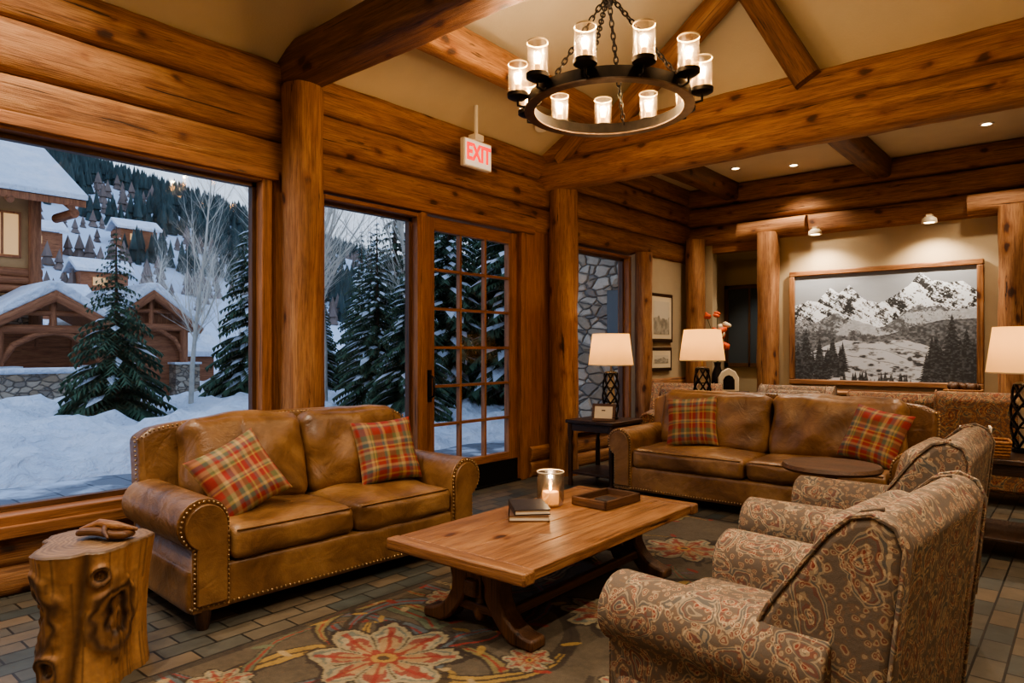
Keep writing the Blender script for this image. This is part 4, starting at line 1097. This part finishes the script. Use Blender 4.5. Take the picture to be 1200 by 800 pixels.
def porch(name, x0, x1, yc, hw, ze, zp, base=-0.5, wall=False):
    p = empty(name); ov = 0.35
    prism('roof', [(yc-hw-ov, ze-0.15), (yc, zp), (yc+hw+ov, ze-0.15), (yc+hw+ov, ze), (yc, zp+0.16), (yc-hw-ov, ze)], x0, x1+0.3, 'yz', EW, p, 0)
    prism('roof_snow', [(yc-hw-ov, ze), (yc, zp+0.16), (yc+hw+ov, ze), (yc+hw+ov, ze+0.2), (yc+0.15, zp+0.42), (yc-0.15, zp+0.42), (yc-hw-ov, ze+0.2)], x0, x1+0.3, 'yz', snow, p, 0.06)
    for s in (-1, 1):
        y = yc+s*hw*0.86
        log('post_f%d' % s, (x1, y, base), (x1, y, ze), 0.14, 0.14, EW, p); log('post_b%d' % s, (x0, y, base), (x0, y, ze), 0.12, 0.12, EW, p)
        box('stone_pier_%d' % s, (x1-0.35, y-0.42, base-0.3), (x1+0.35, y+0.42, 1.0), STONE, p); box('pier_cap_%d' % s, (x1-0.4, y-0.47, 1.0), (x1+0.4, y+0.47, 1.07), snow, p)
        log('barge_%d' % s, (x1+0.25, yc+s*(hw+ov), ze-0.12), (x1+0.25, yc, zp), 0.08, 0.13, EW, p)
        tube('brace_%d' % s, [(x1, yc+s*hw*0.84, ze-0.95), (x1, yc+s*hw*0.62, ze-0.42), (x1, yc+s*hw*0.25, ze-0.12), (x1, yc, ze-0.05)], 0.09, EW['y'], p, 8)
    log('tie_beam', (x1, yc-hw, ze), (x1, yc+hw, ze), 0.12, 0.13, EW, p)
    log('king_post', (x1, yc, ze), (x1, yc, zp), 0.09, 0.09, EW, p)
    log('collar', (x1, yc-hw*0.5, (ze+zp)/2), (x1, yc+hw*0.5, (ze+zp)/2), 0.08, 0.08, EW, p)
    box('back_wall', (x0-0.1, yc-hw, base), (x0, yc+hw, ze+0.1), EW['y'], p)
    if wall:
        prism('gable_fill', [(yc-hw, ze), (yc, zp), (yc+hw, ze)], x1-0.25, x1-0.2, 'yz', EW, p, 0)
        box('front_wall', (x1-0.3, yc-hw+0.2, base), (x1-0.2, yc+hw-0.2, ze), EW['y'], p)
porch('timber_porch', -18.9, -16.5, 6.05, 1.45, 2.05, 2.95)
porch('timber_porch', -25, -19.8, 9.9, 1.3, 2.3, 3.4, wall=True)
box('garden_stone_wall', (-15.0, 3.0, -0.5), (-14.4, 6.1, 0.92), STONE); box('garden_wall_snow', (-15.05, 2.95, 0.92), (-14.35, 6.15, 1.06), snow, None, 0.05)

def cabin(x, y, w, l, h, z):
    c = empty('distant_cabin', (x, y, z)); box('walls', (-w, -l, -1), (w, l, h), EW['y'], c)
    prism('roof_snow', [(-w-0.3, h), (0, h+w*0.7), (w+0.3, h), (w+0.3, h+0.25), (0, h+w*0.7+0.3), (-w-0.3, h+0.25)], -l-0.4, l+0.4, 'xz', snow, c, 0.03)
    box('lit_window', (w, -l*0.5, h*0.35), (w+0.05, l*0.1, h*0.75), lit, c)
for (x, y) in ((-45, 14), (-52, 19), (-60, 17), (-34, 12.5), (-64, 26)): cabin(x, y, 1.2, 1.6, 1.5, hz_(x, y))
cabin(-27.5, 13.4, 1.4, 1.8, 1.5, -0.3)

sw = empty('stone_exterior_wall')
box('masonry', (-2.15, 9.0, -0.3), (-0.22, 9.5, 5.0), STONE, sw)
box('window_recess', (-0.66, 8.97, 1.35), (-0.36, 9.02, 2.42), dkglass, sw)
box('lintel', (-0.72, 8.95, 2.42), (-0.30, 9.03, 2.5), STONE, sw)

w = bpy.data.worlds.new('overcast_sky'); scene.world = w; w.use_nodes = True
nt = w.node_tree; bg = nt.nodes['Background']
tc = nt.nodes.new('ShaderNodeTexCoord'); sx = nt.nodes.new('ShaderNodeSeparateXYZ'); rp = nt.nodes.new('ShaderNodeValToRGB')
nt.links.new(tc.outputs['Generated'], sx.inputs[0]); nt.links.new(sx.outputs[2], rp.inputs[0]); nt.links.new(rp.outputs[0], bg.inputs[0])
rp.color_ramp.elements[0].position = 0.0; rp.color_ramp.elements[0].color = (0.80, 0.87, 0.98, 1)
rp.color_ramp.elements[1].position = 0.6; rp.color_ramp.elements[1].color = (0.50, 0.65, 0.92, 1)
bg.inputs[1].default_value = 1.0

cam = bpy.data.cameras.new('camera'); co = bpy.data.objects.new('camera', cam); scene.collection.objects.link(co)
co.location = (5.05, 0, 1.5); co.rotation_euler = (R(90), 0, R(40.4)); cam.lens = 24; cam.sensor_width = 36; cam.shift_y = 10/1200
cam.clip_start = 0.05; cam.clip_end = 600
scene.camera = co
scene.view_settings.view_transform = 'AgX'
try: scene.view_settings.look = 'AgX - Medium High Contrast'
except Exception as e: print(e)
scene.view_settings.exposure = 0.42
